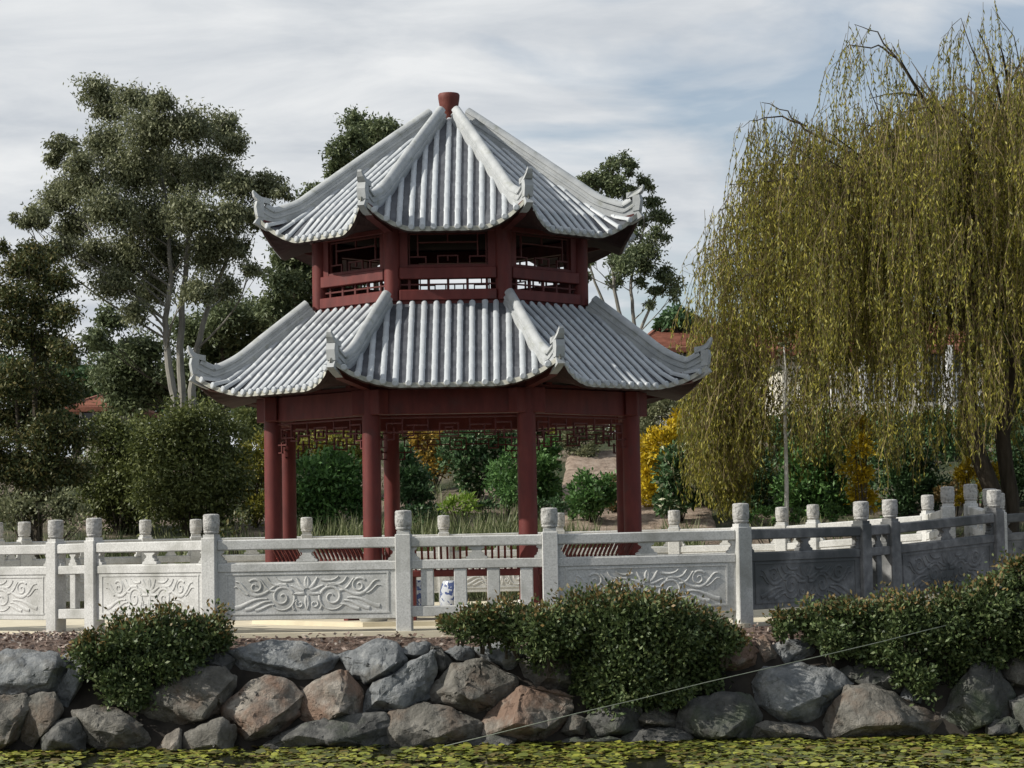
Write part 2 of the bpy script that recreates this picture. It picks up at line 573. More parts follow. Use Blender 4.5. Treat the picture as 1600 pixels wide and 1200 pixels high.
def gz(x, y):
    if y < 23.3:
        return -2.2
    ft = 0.0 if x < 2 else min(0.12, (x - 2) * 0.05)
    if y < 24.3:
        return -1.75 + (y - 23.3) / 1.0 * 1.55
    if y < 24.75:
        return -0.20 + (y - 24.3) / 0.45 * (0.155 + ft)
    if y < 36:
        return -0.045 + ft
    h = (y - 36) * 0.19
    if x < -4:
        h *= 0.75
    h = min(h, 3.3 + 0.01 * (y - 50))
    h += 0.15 * noise.noise(Vector((x * 0.25, y * 0.25, 0))) * min(1, (y - 36) / 4)
    return -0.09 + h


mb = MB()
ys = [-40, 0, 15, 22, 23.2] + [23.3 + 0.115 * i for i in range(1, 11)] + [24.6, 24.75, 24.9, 25.05, 25.2, 26, 27, 28, 30, 32, 34, 35, 36] \
    + [36 + 0.75 * i for i in range(1, 30)] + [62, 70, 85, 110, 150, 220, 400, 900, 2500]
xs = [-2500, -900, -400, -200, -100, -60, -40, -28, -20, -15] + [-12 + 0.5 * i for i in range(49)] + [15, 20, 28, 40, 60, 100, 200, 400, 900, 2500]
nx = len(xs)
vs = []
for y in ys:
    for x in xs:
        j = 0.0
        if 23.3 < y < 25.3 and abs(x) < 12:
            j = 0.05 * noise.noise(Vector((x * 2.0, y * 3.0, 3)))
        vs.append((x, y, gz(x, y) + j))
fs = []
mi = []
for j in range(len(ys) - 1):
    for i in range(nx - 1):
        fs.append((j * nx + i, j * nx + i + 1, (j + 1) * nx + i + 1, (j + 1) * nx + i))
        yc = (ys[j] + ys[j + 1]) / 2
        mi.append(2 if yc < 24.35 else (0 if yc < 35 else 1))
mb.v = vs
mb.f = fs
mb.mi = mi
g = mb.build('ground', [M['mulch'], M['slope'], M['core']], smooth=True)
tag(g, kind='structure')

mb = MB()
mb.add([(-400, -200, WATER_Z), (400, -200, WATER_Z), (400, 24.2, WATER_Z), (-400, 24.2, WATER_Z)], [(0, 1, 2, 3)])
tag(mb.build('water', M['water']), kind='structure')

# water-lily pads: nobody could count them
n = 36000
px_ = RNG.uniform(-9, 9, n)
py_ = np.concatenate([RNG.uniform(20.3, 23.9, 31000), RNG.uniform(11, 20.3, 5000)])
keep = np.array([noise.noise(Vector((a * 1.3, b_ * 0.9, 5.0))) + 0.5 * noise.noise(Vector((a * 4, b_ * 3, 1))) > -0.36 for a, b_ in zip(px_, py_)])
px_, py_ = px_[keep], py_[keep]
mb = MB()
for a, b_ in zip(px_, py_):
    r = random.choice((0.018, 0.025, 0.032, 0.04, 0.055)) * random.uniform(0.8, 1.2)
    tilt = Vector((random.gauss(0, .14), random.gauss(0, .16), 0))
    z0 = WATER_Z + 0.008 + random.random() * 0.02
    a0 = random.random() * 6.28
    vv = []
    for k in range(7):
        an = a0 + k * 0.93
        dx, dy_ = r * math.cos(an), r * math.sin(an)
        vv.append((a + dx, b_ + dy_, z0 + tilt.x * dx + tilt.y * dy_ + random.uniform(0, .006)))
    mb.add(vv, [tuple(range(7))])
me = bpy.data.meshes.new('lily_pads')
me.from_pydata(mb.v, [], mb.f)
me.materials.append(M['pad'])
tag(link('lily_pads', me), kind='stuff', label='yellow green water lily pads covering the pond', cat='lily pads')

# bark mulch chips
n = 9000
cx_ = RNG.uniform(-7.5, 7, n)
cy_ = RNG.uniform(24.3, 26.4, n)
front = lambda x: 24.78 if x > -3.3 else 24.85 + (-3.3 - x) * 0.9
pts = []
for a, b_ in zip(cx_, cy_):
    if b_ > front(a) - 0.02:
        continue
    pts.append((a, b_, gz(a, b_) + 0.02 + random.random() * 0.03))
pts = np.array(pts)
d = unit(len(pts))
d[:, 2] *= 0.35
o = leaf_mesh('bark_mulch', pts, d, RNG.uniform(0.03, 0.085, len(pts)), RNG.uniform(0.015, 0.04, len(pts)), M['chip'])
tag(o, 'loose reddish bark mulch strewn above the boulders', 'mulch', kind='stuff')

# ------------------------------------------------------------------ stone balustrades
PH = 1.30      # post height with its head


def post_at(px, captop, Y):
    p = P(px, captop, Y)
    return Vector((p.x, p.y, p.z - PH))


def mk_post(parent, base, rot, size=0.17, gm=None):
    mb = MB()
    c, s_ = math.cos(rot), math.sin(rot)

    def fn(v):
        return Vector((base.x + v.x * c - v.y * s_, base.y + v.x * s_ + v.y * c, base.z + v.z))
    mb.box((0, 0, 0.505), (size, size, 1.07), fn, bev=0.008)
    mb.box((0, 0, 1.055), (size * 0.80, size * 0.80, 0.04), fn)
    po = mb.build('post', gm or M['granite'], parent)
    mb = MB()
    k = size / 0.17
    prof = [(0.066, 0.0), (0.070, 0.012), (0.084, 0.022), (0.086, 0.034), (0.081, 0.042), (0.089, 0.055), (0.092, 0.11), (0.092, 0.16),
            (0.089, 0.185), (0.091, 0.20), (0.088, 0.215), (0.076, 0.224), (0.03, 0.228)]
    mb.lathe((base.x, base.y, base.z + 1.072), [(r * k, z) for r, z in prof], 20)
    mb.build('post_head', M['granite_cap'], po, smooth=True)


def spiral(cx_, cy_, r0, r1, a0, turns, n=18):
    return [(cx_ + (r0 + (r1 - r0) * i / n) * math.cos(a0 + turns * 6.283 * i / n),
             cy_ + (r0 + (r1 - r0) * i / n) * math.sin(a0 + turns * 6.283 * i / n)) for i in range(n + 1)]


def bez(p0, p1, p2, p3, n=10):
    r = []
    for i in range(n + 1):
        t_ = i / n
        u = 1 - t_
        r.append((u**3 * p0[0] + 3 * u * u * t_ * p1[0] + 3 * u * t_ * t_ * p2[0] + t_**3 * p3[0],
                  u**3 * p0[1] + 3 * u * u * t_ * p1[1] + 3 * u * t_ * t_ * p2[1] + t_**3 * p3[1]))
    return r


# carved scrollwork of half a panel, in units of the half panel (x 0..1, y -1..1), mirrored for the other half
SCROLL = [
    (spiral(1.45, -0.22, 0.10, 0.66, 0.6, 1.35, 30), 0.05, 0.11),
    (spiral(1.45, -0.22, 0.72, 0.78, 3.0, 0.42, 12), 0.09, 0.04),
    (spiral(3.05, 0.42, 0.08, 0.46, 2.6, -1.3, 26), 0.05, 0.09),
    (spiral(0.42, -0.62, 0.05, 0.26, 0.3, 1.1, 16), 0.04, 0.07),
    (bez((1.15, 0.42), (1.9, 0.95), (2.2, -0.25), (3.15, -0.08)), 0.05, 0.12),
    (bez((4.2, 0.72), (3.75, 0.80), (3.8, 0.05), (3.0, -0.12)), 0.04, 0.13),
    (bez((4.3, 0.40), (4.0, 0.55), (3.95, 0.10), (3.5, -0.05)), 0.03, 0.08),
    (bez((4.25, -0.82), (3.6, -0.75), (3.3, -0.20), (2.35, -0.30)), 0.16, 0.06),
    (bez((3.65, -0.93), (2.95, -0.88), (2.8, -0.42), (2.15, -0.45)), 0.14, 0.06),
    (bez((3.05, -0.97), (2.5, -0.92), (2.4, -0.62), (1.95, -0.66)), 0.12, 0.05),
    (bez((2.35, 0.95), (2.15, 0.55), (1.9, 0.40), (1.2, 0.52)), 0.04, 0.12),
    (bez((2.75, 0.85), (2.50, 0.62), (2.45, 0.15), (1.85, 0.12)), 0.04, 0.10),
    (bez((1.85, 0.98), (1.7, 0.75), (1.3, 0.65), (0.85, 0.78)), 0.04, 0.10),
    (bez((0.0, 0.30), (0.12, 0.62), (0.1, 0.8), (0.0, 0.97)), 0.16, 0.05),
    (bez((0.12, 0.28), (0.45, 0.45), (0.5, 0.75), (0.62, 0.92)), 0.16, 0.05),
    (bez((0.18, 0.18), (0.60, 0.22), (0.72, 0.42), (0.95, 0.44)), 0.15, 0.05),
    (bez((0.15, 0.02), (0.50, -0.10), (0.62, 0.02), (0.82, -0.06)), 0.14, 0.05),
    (bez((0.0, -0.15), (0.10, -0.45), (0.12, -0.65), (0.0, -0.95)), 0.13, 0.05),
    (bez((0.75, -0.95), (0.95, -0.70), (0.85, -0.50), (0.60, -0.38)), 0.09, 0.05),
]


def bay(parent, b0, b1, kind, post=0.17, nbal=4, gm=None):
    gm = gm or M['granite']
    d = Vector((b1.x - b0.x, b1.y - b0.y, 0))
    L = d.length
    u = d / L
    nrm = Vector((u.y, -u.x, 0))          # towards the camera side
    sl_ = (b1.z - b0.z) / L
    e = post / 2 - 0.01

    def fn(v):   # v.x along, v.y out of the face (towards viewer negative), v.z up
        return Vector((b0.x, b0.y, b0.z)) + u * v.x - nrm * v.y + Vector((0, 0, v.z + sl_ * v.x))
    x0, x1 = e, L - e
    mx_ = (x0 + x1) / 2
    w = x1 - x0
    mb = MB()
    mb.box((mx_, 0, 0.955), (w, 0.115, 0.115), fn, bev=0.012)
    mb.build('hand_rail', gm, parent)
    # supports between the rails: whole ones inside, halves at the posts
    z0, z1 = 0.762, 0.8965
    h = z1 - z0
    hw = [(0.115, 0), (0.115, 0.16), (0.075, 0.30), (0.085, 0.38), (0.05, 0.55), (0.05, 0.72), (0.085, 0.86), (0.085, 1.0)]
    centres = [mx_] if w > 0.9 else [mx_]
    k_ = 1.0 if w > 0.9 else 0.62
    for c in centres:
        mb = MB()
        poly = [(c + a * k_, z0 + q * h) for a, q in hw] + [(c - a * k_, z0 + q * h) for a, q in reversed(hw)]
        mb.prism(poly, -0.035, 0.035, fn)
        mb.build('rail_bracket', gm, parent)
    for xa, sg in ((x0, 1), (x1, -1)):
        mb = MB()
        poly = [(xa + sg * a * 0.8 * k_, z0 + q * h) for a, q in hw] + [(xa, z1), (xa, z0)]
        mb.prism(poly, -0.035, 0.035, fn)
        mb.build('rail_bracket', gm, parent)
    mb = MB()
    if kind == 'panel':
        zp0, zp1 = 0.135, 0.7615
        mb.box((mx_, 0.0, (zp0 + zp1) / 2), (w, 0.07, zp1 - zp0), fn, bev=0.006)
        mb.box((mx_, 0.0, 0.705), (w - 0.004, 0.096, 0.09), fn, bev=0.006)
        fz0, fz1 = 0.205, 0.635
        fx0, fx1 = x0 + 0.10, x1 - 0.10
        for side in (-1, 1):
            # raised frame around a sunk field
            yb = side * 0.035
            for (ca, cb, sa, sb) in (((fx0 + fx1) / 2, fz0, fx1 - fx0 + .03, .018), ((fx0 + fx1) / 2, fz1, fx1 - fx0 + .03, .018),
                                     (fx0, (fz0 + fz1) / 2, .018, fz1 - fz0 - .02), (fx1, (fz0 + fz1) / 2, .018, fz1 - fz0 - .02)):
                mb.box((ca, yb, cb), (sa, 0.016, sb), fn)
        hx = (fx1 - fx0) / 2 * 0.92
        hz = (fz1 - fz0) / 2 * 0.86
        cxp, czp = (fx0 + fx1) / 2, (fz0 + fz1) / 2
        for pts_, ra, rb in SCROLL:
            for sgn in (-1, 1):
                q = []
                for (a, c) in pts_:
                    q.append((cxp + sgn * a * hx / 4.35, czp + c * hz))
                N_ = len(q)
                # flattened half-round moulding
                vs_, fs_ = [], []
                for i, (a, c) in enumerate(q):
                    t_ = i / (N_ - 1)
                    r_ = (ra + (rb - ra) * t_) * hz * 0.62
                    i0, i1 = max(i - 1, 0), min(i + 1, N_ - 1)
                    dx, dz = q[i1][0] - q[i0][0], q[i1][1] - q[i0][1]
                    l_ = math.hypot(dx, dz) or 1
                    nx_, nz_ = -dz / l_, dx / l_
                    for (o1, o2) in ((-1, -0.034), (-0.6, -0.0415), (0, -0.044), (0.6, -0.0415), (1, -0.034)):
                        vs_.append(fn(Vector((a + nx_ * r_ * o1 * 1.6, o2, c + nz_ * r_ * o1 * 1.6))))
                for i in range(N_ - 1):
                    for k in range(4):
                        fs_.append((i * 5 + k, i * 5 + k + 1, i * 5 + k + 6, i * 5 + k + 5))
                mb.add(vs_, fs_)
        mb.build('carved_panel', gm, parent)
    else:
        mb.box((mx_, 0, 0.71), (w, 0.10, 0.10), fn, bev=0.008)
        mb.build('cross_rail', gm, parent)
        mb = MB()
        mb.box((mx_, 0, 0.205), (w, 0.10, 0.115), fn, bev=0.008)
        mb.build('cross_rail', gm, parent)
        for k in range(nbal):
            c = x0 + w * (k + 0.5 + (0 if nbal == 1 else 0.0)) / nbal
            mb = MB()
            mb.box((c, 0, 0.4615), (0.135 if nbal > 1 else 0.10, 0.075, 0.396), fn, bev=0.006)
            mb.build('baluster', gm, parent)


def balustrade(name, label, posts, kinds, group=None, shade_bays=()):  # the listed bays and their posts get the granite with shade in its colour
    o = thing(name, posts[0], label, 'balustrade', group)
    for i, p in enumerate(posts):
        q0 = posts[max(i - 1, 0)]
        q1 = posts[min(i + 1, len(posts) - 1)]
        dirv = Vector((q1.x - q0.x, q1.y - q0.y, 0))
        if i == 0:
            dirv = q1 - p
        mk_post(o, p, math.atan2(dirv.y, dirv.x), gm=M['granite_shade'] if (i - 1) in shade_bays else None)
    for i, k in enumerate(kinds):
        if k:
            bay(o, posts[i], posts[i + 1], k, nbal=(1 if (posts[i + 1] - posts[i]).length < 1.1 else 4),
                gm=M['granite_shade'] if i in shade_bays else None)
    return o


fp = [post_at(-125, 818, 28.1), post_at(87, 812, 26.75), post_at(147, 809, 26.3), post_at(330, 803, 25.1), post_at(630, 797, 24.9),
      post_at(858, 793, 24.8), post_at(1157, 786, 25.0), post_at(1345, 783, 26.4), post_at(1390, 780, 26.8), post_at(1553, 765, 28.2)]
balustrade('stone_balustrade', 'pale carved stone balustrade nearest the pond, running in front of the pavilion', fp,
           ['panel', 'bal', 'panel', 'panel', 'bal', 'panel', 'panel', 'bal', 'panel'], shade_bays=(6, 7, 8))
bpst = [post_at(-160, 817, 31.6), post_at(-5, 816, 32.6), post_at(38, 815, 32.9), post_at(227, 812, 34.0), post_at(306, 811, 34.3),
        post_at(479, 808, 34.5), post_at(693, 805, 34.6), post_at(873, 801, 34.6), post_at(1053, 797, 34.6), post_at(1221, 792, 33.9),
        post_at(1270, 788, 33.6), post_at(1449, 773, 32.6), post_at(1480, 760, 29.9)]
balustrade('stone_balustrade', 'white stone balustrade behind the red pavilion, along the garden', bpst,
           ['panel', 'bal', 'panel', 'bal', 'panel', 'panel', 'panel', 'panel', 'panel', 'bal', 'panel', 'panel'])
tp = [fp[-1] + Vector((0.02, 0.35, 0.02)), post_at(1516, 756, 30.2)]
balustrade('stone_balustrade', 'short bright stone rail with one post where the ramp meets the bridge under the willow', [tp[1], tp[0]], ['panel'])
rp = [post_at(1559, 770, 30.4), post_at(1765, 757, 30.8), post_at(1990, 750, 31.2)]
balustrade('stone_balustrade', 'shaded stone balustrade of the bridge at the right edge, behind the willow trunks', rp, ['panel', 'panel'], shade_bays=(0, 1))

# deck between the two balustrades
outer = [(p.x, p.y, p.z) for p in fp]
front_e = [(x + 0.0, y - 0.13, z - 0.004) for x, y, z in outer]
back_e = [(p.x, p.y + 0.15, p.z - 0.004) for p in bpst]
mb = MB()
cxs = [-9.5] + [p[0] for p in front_e] + [9.0, 14]


def interp(line, x):
    line = sorted(line)
    if x <= line[0][0]:
        return line[0][1], line[0][2]
    for a, b_ in zip(line, line[1:]):
        if a[0] <= x <= b_[0]:
            k = (x - a[0]) / max(b_[0] - a[0], 1e-6)
            return a[1] + (b_[1] - a[1]) * k, a[2] + (b_[2] - a[2]) * k
    return line[-1][1], line[-1][2]


allx = sorted(set([round(-9.5 + 0.25 * i, 3) for i in range(95)] + [round(p[0], 3) for p in front_e]))
top, bot, topb, botb = [], [], [], []
for x in allx:
    y0, z0 = interp(front_e, x)
    y1, z1 = interp(back_e[:-1], x)
    top.append((x, y0, z0))
    bot.append((x, y0, z0 - 0.35))
    topb.append((x, y1, z1))
    botb.append((x, y1, z1 - 0.35))
N_ = len(allx)
mb.add(top + bot + topb + botb,
       [(i, i + 1, 2 * N_ + i + 1, 2 * N_ + i) for i in range(N_ - 1)] +
       [(i, N_ + i, N_ + i + 1, i + 1) for i in range(N_ - 1)] +
       [(2 * N_ + i, 2 * N_ + i + 1, 3 * N_ + i + 1, 3 * N_ + i) for i in range(N_ - 1)])
tag(mb.build('terrace', M['deck']), kind='structure')

# ------------------------------------------------------------------ pavilion
YP = 28.5
pc = P(708, 600, YP)
PX = pc.x
FLOOR = 0.06
T22 = math.tan(R(22.5))
C22 = math.cos(R(22.5))
pav = thing('pavilion', (PX, YP, 0.0), 'red octagonal two-tier pavilion with curved grey tiled roofs', 'pavilion')
OR = Vector((PX, YP, 0))
ROT = R(0.0)


def dirv(th):
    return Vector((math.sin(th + ROT), -math.cos(th + ROT), 0))


def octring(r, z):
    return [OR + dirv(R(22.5 + 45 * k)) * r + Vector((0, 0, z)) for k in range(8)]


def octprism(mb, r, z0, z1):
    a, b_ = octring(r, z0), octring(r, z1)
    mb.add(a + b_, [tuple(range(8)), tuple(range(15, 7, -1))] + [(k, (k + 1) % 8, 8 + (k + 1) % 8, 8 + k) for k in range(8)])


mb = MB()
octprism(mb, 2.62, -0.05, FLOOR)
mb.build('plinth', M['deck'], pav)

RC = 2.337
for k in range(8):
    th = R(22.5 + 45 * k)
    c = OR + dirv(th) * RC
    mb = MB()
    mb.lathe((c.x, c.y, FLOOR), [(0.107, 0.09), (0.107, 1.2), (0.105, 2.72)], 20)
    col = mb.build('column', M['red'], pav, smooth=True)
    mb = MB()
    mb.lathe((c.x, c.y, FLOOR), [(0.15, 0.0), (0.165, 0.03), (0.16, 0.06), (0.13, 0.0895)], 20)
    mb.build('column_base', M['granite'], col, smooth=True)


def facefn(k, dist=0.0):
    """local frame of side k: x along the side, y inward (negative = outward), z up, origin at the centre of the octagon"""
    ph = R(45 * k)
    a = dirv(ph)
    s_ = Vector((math.cos(ph + ROT), math.sin(ph + ROT), 0))

    def fn(v):
        return OR + s_ * v.x - a * v.y + Vector((0, 0, v.z))
    return fn


def fret(mb, fn, y, x0, x1, z1, cell, pat, th=0.022, dp=0.03):
    """fretwork: segments in cells; pat = list of (x0,z0,x1,z1) with z downward from z1"""
    for i, (a, c, e, f_) in enumerate(pat):
        xa, xb = x0 + a * cell[0], x0 + e * cell[0]
        za, zb = z1 - c * cell[1], z1 - f_ * cell[1]
        hx_ = abs(xb - xa) + th
        hz_ = abs(zb - za) + th
        d2 = dp if abs(xb - xa) > abs(zb - za) else dp - 0.004
        mb.box(((xa + xb) / 2, y, (za + zb) / 2), (hx_, d2 - (i % 5) * 0.0006, hz_), fn)


for k in range(8):
    fn = facefn(k)
    ap = RC * C22
    half = RC * math.sin(R(22.5)) - 0.09
    mb = MB()
    zo = 0.0 if k % 2 else 0.0035
    mb.box((0, -ap, 2.565 + zo), (2 * half + 0.62, 0.15 - zo, 0.29), fn, bev=0.008)
    mb.box((0, -ap, 2.735), (2 * half + 0.04, 0.11, 0.04), fn)
    mb.build('beam', M['red'], pav)
    # hanging fretwork under the beam
    n_c = 30
    cw = 2 * half / n_c
    ch = 0.058
    pat = [(0, 0.3, 30, 0.3), (0, 0.3, 0, 6.2), (30, 0.3, 30, 6.2)]
    for (a, dirn) in ((0, 1), (30, -1)):
        s_ = dirn
        pat += [(a, 6.2, a + s_ * 1.6, 6.2), (a + s_ * 1.6, 6.2, a + s_ * 1.6, 4.2), (a, 4.6, a + s_ * 3.2, 4.6), (a + s_ * 3.2, 4.6, a + s_ * 3.2, 2.4),
                (a + s_ * 1.6, 3.2, a + s_ * 6, 3.2), (a + s_ * 1.6, 3.2, a + s_ * 1.6, 1.4), (a + s_ * 1.6, 1.4, a + s_ * 5, 1.4),
                (a + s_ * 5, 0.3, a + s_ * 5, 3.9), (a + s_ * 5, 3.9, a + s_ * 7.4, 3.9), (a + s_ * 7.4, 3.9, a + s_ * 7.4, 1.8),
                (a + s_ * 6, 1.8, a + s_ * 10.5, 1.8), (a + s_ * 10.5, 0.3, a + s_ * 10.5, 2.9)]
    pat += [(7.4, 2.9, 13, 2.9), (17, 2.9, 22.6, 2.9), (13, 1.5, 13, 4.1), (17, 1.5, 17, 4.1), (13, 4.1, 17, 4.1), (13, 1.5, 17, 1.5),
            (14.2, 2.3, 15.8, 2.3), (14.2, 3.3, 15.8, 3.3), (14.2, 2.3, 14.2, 3.3), (15.8, 2.3, 15.8, 3.3)]
    mb = MB()
    fret(mb, fn, -ap, -half, half, 2.405, (cw, ch), pat, th=0.015, dp=0.03)
    mb.build('fretwork', M['red_dark'], pav)
    # pale infill with short king posts between beam and roof
    mb = MB()
    mb.box((0, -ap + 0.02, 2.85), (2 * half, 0.05, 0.185), fn)
    mb.build('infill_panel', M['plaster'], pav)
    mb = MB()
    mb.box((0, -ap, 2.965), (2 * half + 0.05, 0.12, 0.045), fn)
    for q in (-0.72, 0, 0.72):
        mb.box((q * half, -ap - 0.025, 2.85), (0.09, 0.09, 0.185), fn)
    mb.build('purlin', M['red'], pav)
    # bench with slanted slats
    if k != 4:
        be = thing('bench', OR + dirv(R(45 * k)) * ap, None, None)
        be.parent = pav
        be.location = be.location - OR
        mb = MB()
        mb.box((0, -ap + 0.10, 0.595), (2 * half, 0.34, 0.075), fn, bev=0.01)
        mb.build('seat', M['red'], be)
        mb = MB()
        mb.box((0, -ap - 0.16, 0.955), (2 * half - 0.02, 0.07, 0.05), fn, bev=0.01)
        ns = 22
        for i in range(ns):
            x = -half + 2 * half * (i + 0.5) / ns
            p0 = fn(Vector((x, -ap - 0.05, 0.62)))
            p1 = fn(Vector((x, -ap - 0.03, 0.76)))
            p2 = fn(Vector((x, -ap - 0.15, 0.94)))
            mb.tube([p0, p1, p2], 0.013, 4)
        mb.build('backrest', M['red'], be)
        for q in (-0.55, 0.55):
            mb = MB()
            mb.box((q * half, -ap + 0.10, 0.3075), (0.07, 0.26, 0.50), fn)
            mb.build('bench_support', M['red'], be)

mb = MB()
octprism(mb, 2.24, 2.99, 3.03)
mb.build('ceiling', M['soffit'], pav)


# roofs ------------------------------------------------------------
class Roof:
    def __init__(s, r_top, r_tip, zpts, a_mid, lift, lift_a0, spacing, soffit_r, soffit_z):
        s.r_top, s.r_tip = r_top, r_tip
        s.at, s.ae = r_top * C22, r_tip * C22
        s.zp = zpts
        s.am = a_mid
        s.lift, s.a0 = lift, lift_a0
        s.spacing = spacing
        s.sr, s.sz = soffit_r, soffit_z

    def edge(s, x):
        """the eave runs inward between the corners and flares out at them"""
        u = min(abs(x) / (s.ae * T22), 1.0)
        return s.am + (s.ae - s.am) * max(0.0, (u - 0.40) / 0.60) ** 1.5

    def zf(s, a):
        zp = s.zp
        if a <= zp[0][0]:
            return zp[0][1] + (zp[0][0] - a) * (zp[0][1] - zp[1][1]) / (zp[1][0] - zp[0][0])
        for (a0, z0), (a1, z1) in zip(zp, zp[1:]):
            if a <= a1:
                k = (a - a0) / (a1 - a0)
                return z0 + (z1 - z0) * k
        return zp[-1][1]

    def z(s, a, x):
        base = s.zf(a)
        g_ = min(max((a - s.a0) / (s.ae - s.a0), 0), 1.05)
        dist = (a * T22 - abs(x)) / (s.ae * T22)       # 0 on the ridge, 1 mid eave
        h_ = min(max(1 - dist / 0.50, 0), 1)
        return base + s.lift * g_ ** 2.0 * h_ ** 1.25


def build_roof(rf, parent, label):
    # body: soffit, the underside seen from below
    mb = MB()
    nu, nv = 16, 5
    for k in range(8):
        fn = facefn(k)
        vs_ = []
        sa = rf.sr * C22
        for j in range(nv + 1):
            t_ = j / nv
            for i in range(nu + 1):
                u = -1 + 2 * i / nu
                ed_ = rf.edge(u * rf.ae * T22)
                a = sa + (ed_ - 0.03 - sa) * t_
                x = u * (sa + (rf.ae - 0.03 - sa) * t_) * T22
                ze = rf.z(ed_, u * rf.ae * T22) - 0.065
                z_ = rf.sz + (ze - rf.sz) * t_ ** 1.5
                vs_.append(fn(Vector((x, -a, z_))))
        fs_ = [(j * (nu + 1) + i, j * (nu + 1) + i + 1, (j + 1) * (nu + 1) + i + 1, (j + 1) * (nu + 1) + i) for j in range(nv) for i in range(nu)]
        mb.add(vs_, fs_)
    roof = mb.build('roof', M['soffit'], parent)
    roof['label'] = label
    for k in range(8):
        fn = facefn(k)
        mb = MB()
        # pan tiles surface
        na, nx_ = 14, 26
        vs_ = []
        for j in range(na + 1):
            for i in range(nx_ + 1):
                u = -1 + 2 * i / nx_
                a = rf.at + (rf.edge(u * rf.ae * T22) - rf.at) * j / na
                x = u * (rf.at + (rf.ae - rf.at) * j / na) * T22
                vs_.append(fn(Vector((x, -a, rf.z(a, x)))))
        fs_ = [(j * (nx_ + 1) + i, j * (nx_ + 1) + i + 1, (j + 1) * (nx_ + 1) + i + 1, (j + 1) * (nx_ + 1) + i) for j in range(na) for i in range(nx_)]
        mb.cur = 1
        mb.add(vs_, fs_)
        # drip edge at the eave
        mb.cur = 2
        vs_ = []
        W_ = rf.ae * T22
        nd = int(2 * W_ / rf.spacing) * 4
        for i in range(nd + 1):
            x = -W_ + 2 * W_ * i / nd
            ph_ = (x / rf.spacing) % 1.0
            dr = 0.040 + 0.006 * math.sin(math.pi * ph_)
            ed_ = rf.edge(x)
            z_ = rf.z(ed_, x)
            vs_ += [fn(Vector((x, -ed_ - 0.012, z_ + 0.01))), fn(Vector((x, -ed_ - 0.016, z_ - dr))),
                    fn(Vector((x, -ed_ + 0.03, z_ - dr - 0.018))), fn(Vector((x, -ed_ + 0.03, z_)))]
        fs_ = []
        for i in range(nd):
            for q in range(3):
                fs_.append((i * 4 + q, i * 4 + q + 1, i * 4 + q + 5, i * 4 + q + 4))
        mb.add(vs_, fs_)
        for i in range(nd):
            mb.mi[-1 - 3 * i] = 3
            mb.mi[-2 - 3 * i] = 3
        # rounded cover tiles, each row built of overlapping lengths
        rows = int(W_ / rf.spacing)
        off = 0.5 if False else 0.0
        rr_ = rf.spacing * 0.262
        for q in range(-rows, rows + 1):
            x = (q + off) * rf.spacing
            if abs(x) > W_ - 0.05:
                continue
            astart = max(rf.at + 0.0, abs(x) / T22 + 0.02)
            aend = rf.edge(x) + 0.03
            Lr = aend - astart
            if Lr < 0.08:
                continue
            mb.cur = 0
            seg = 0.235 + random.uniform(-0.012, 0.012)
            a = aend
            stations = []
            while a > astart:
                a2 = max(a - seg, astart)
                stations += [(a, rr_ * 1.04), (a - 0.02, rr_ * 1.04), (a - 0.024, rr_ * 0.99), (a2 + 0.002, rr_ * 0.93)]
                a = a2
            jit = random.uniform(-0.007, 0.007)
            vs_ = []
            ns_ = 7
            for (a_, r_) in stations:
                z_ = rf.z(a_, x)
                za = rf.z(a_ + 0.05, x)
                sl2 = (za - z_) / 0.05
                for m_ in range(ns_):
                    an = math.pi * (-0.08 + 1.16 * m_ / (ns_ - 1))
                    ox, oz = r_ * math.cos(an), r_ * 1.05 * math.sin(an)
                    vs_.append(fn(Vector((x + jit + ox, -a_, z_ + 0.008 + oz))))
            fs_ = []
            for i in range(len(stations) - 1):
                for m_ in range(ns_ - 1):
                    fs_.append((i * ns_ + m_, i * ns_ + m_ + 1, (i + 1) * ns_ + m_ + 1, (i + 1) * ns_ + m_))
            mb.add(vs_, fs_)
            # round end tile
            mb.cur = 0
            ze = rf.z(rf.edge(x), x)
            c_ = Vector((x + jit, -aend - 0.002, ze + 0.006))
            nn_ = 12
            ring = [fn(c_ + Vector((rr_ * 1.06 * math.cos(6.283 * i / nn_), 0, rr_ * 1.06 * math.sin(6.283 * i / nn_)))) for i in range(nn_)]
            ring2 = [fn(c_ + Vector((rr_ * 0.75 * math.cos(6.283 * i / nn_), -0.010, rr_ * 0.75 * math.sin(6.283 * i / nn_)))) for i in range(nn_)]
            ring0 = [fn(c_ + Vector((rr_ * 1.06 * math.cos(6.283 * i / nn_), 0.03, rr_ * 1.06 * math.sin(6.283 * i / nn_)))) for i in range(nn_)]
            mb.add(ring0 + ring + ring2, [(i, (i + 1) % nn_, nn_ + (i + 1) % nn_, nn_ + i) for i in range(nn_)] +
                   [(nn_ + i, nn_ + (i + 1) % nn_, 2 * nn_ + (i + 1) % nn_, 2 * nn_ + i) for i in range(nn_)] +
                   [tuple(range(2 * nn_, 3 * nn_))])
        mb.build('tiled_face', [M['tile'], M['tile_pan'], M['eave'], M['soffit']], roof, smooth=True)
    prof = [(a_ * 0.68, b__) for a_, b__ in [(-0.066, -0.10), (-0.066, 0.055), (-0.084, 0.062), (-0.084, 0.085), (-0.066, 0.092), (-0.060, 0.125), (-0.090, 0.132), (-0.090, 0.152),
            (-0.055, 0.185), (-0.02, 0.20), (0.02, 0.20), (0.055, 0.185),
            (0.090, 0.152), (0.090, 0.132), (0.060, 0.125), (0.066, 0.092), (0.084, 0.085), (0.084, 0.062), (0.066, 0.055), (0.066, -0.10)]]
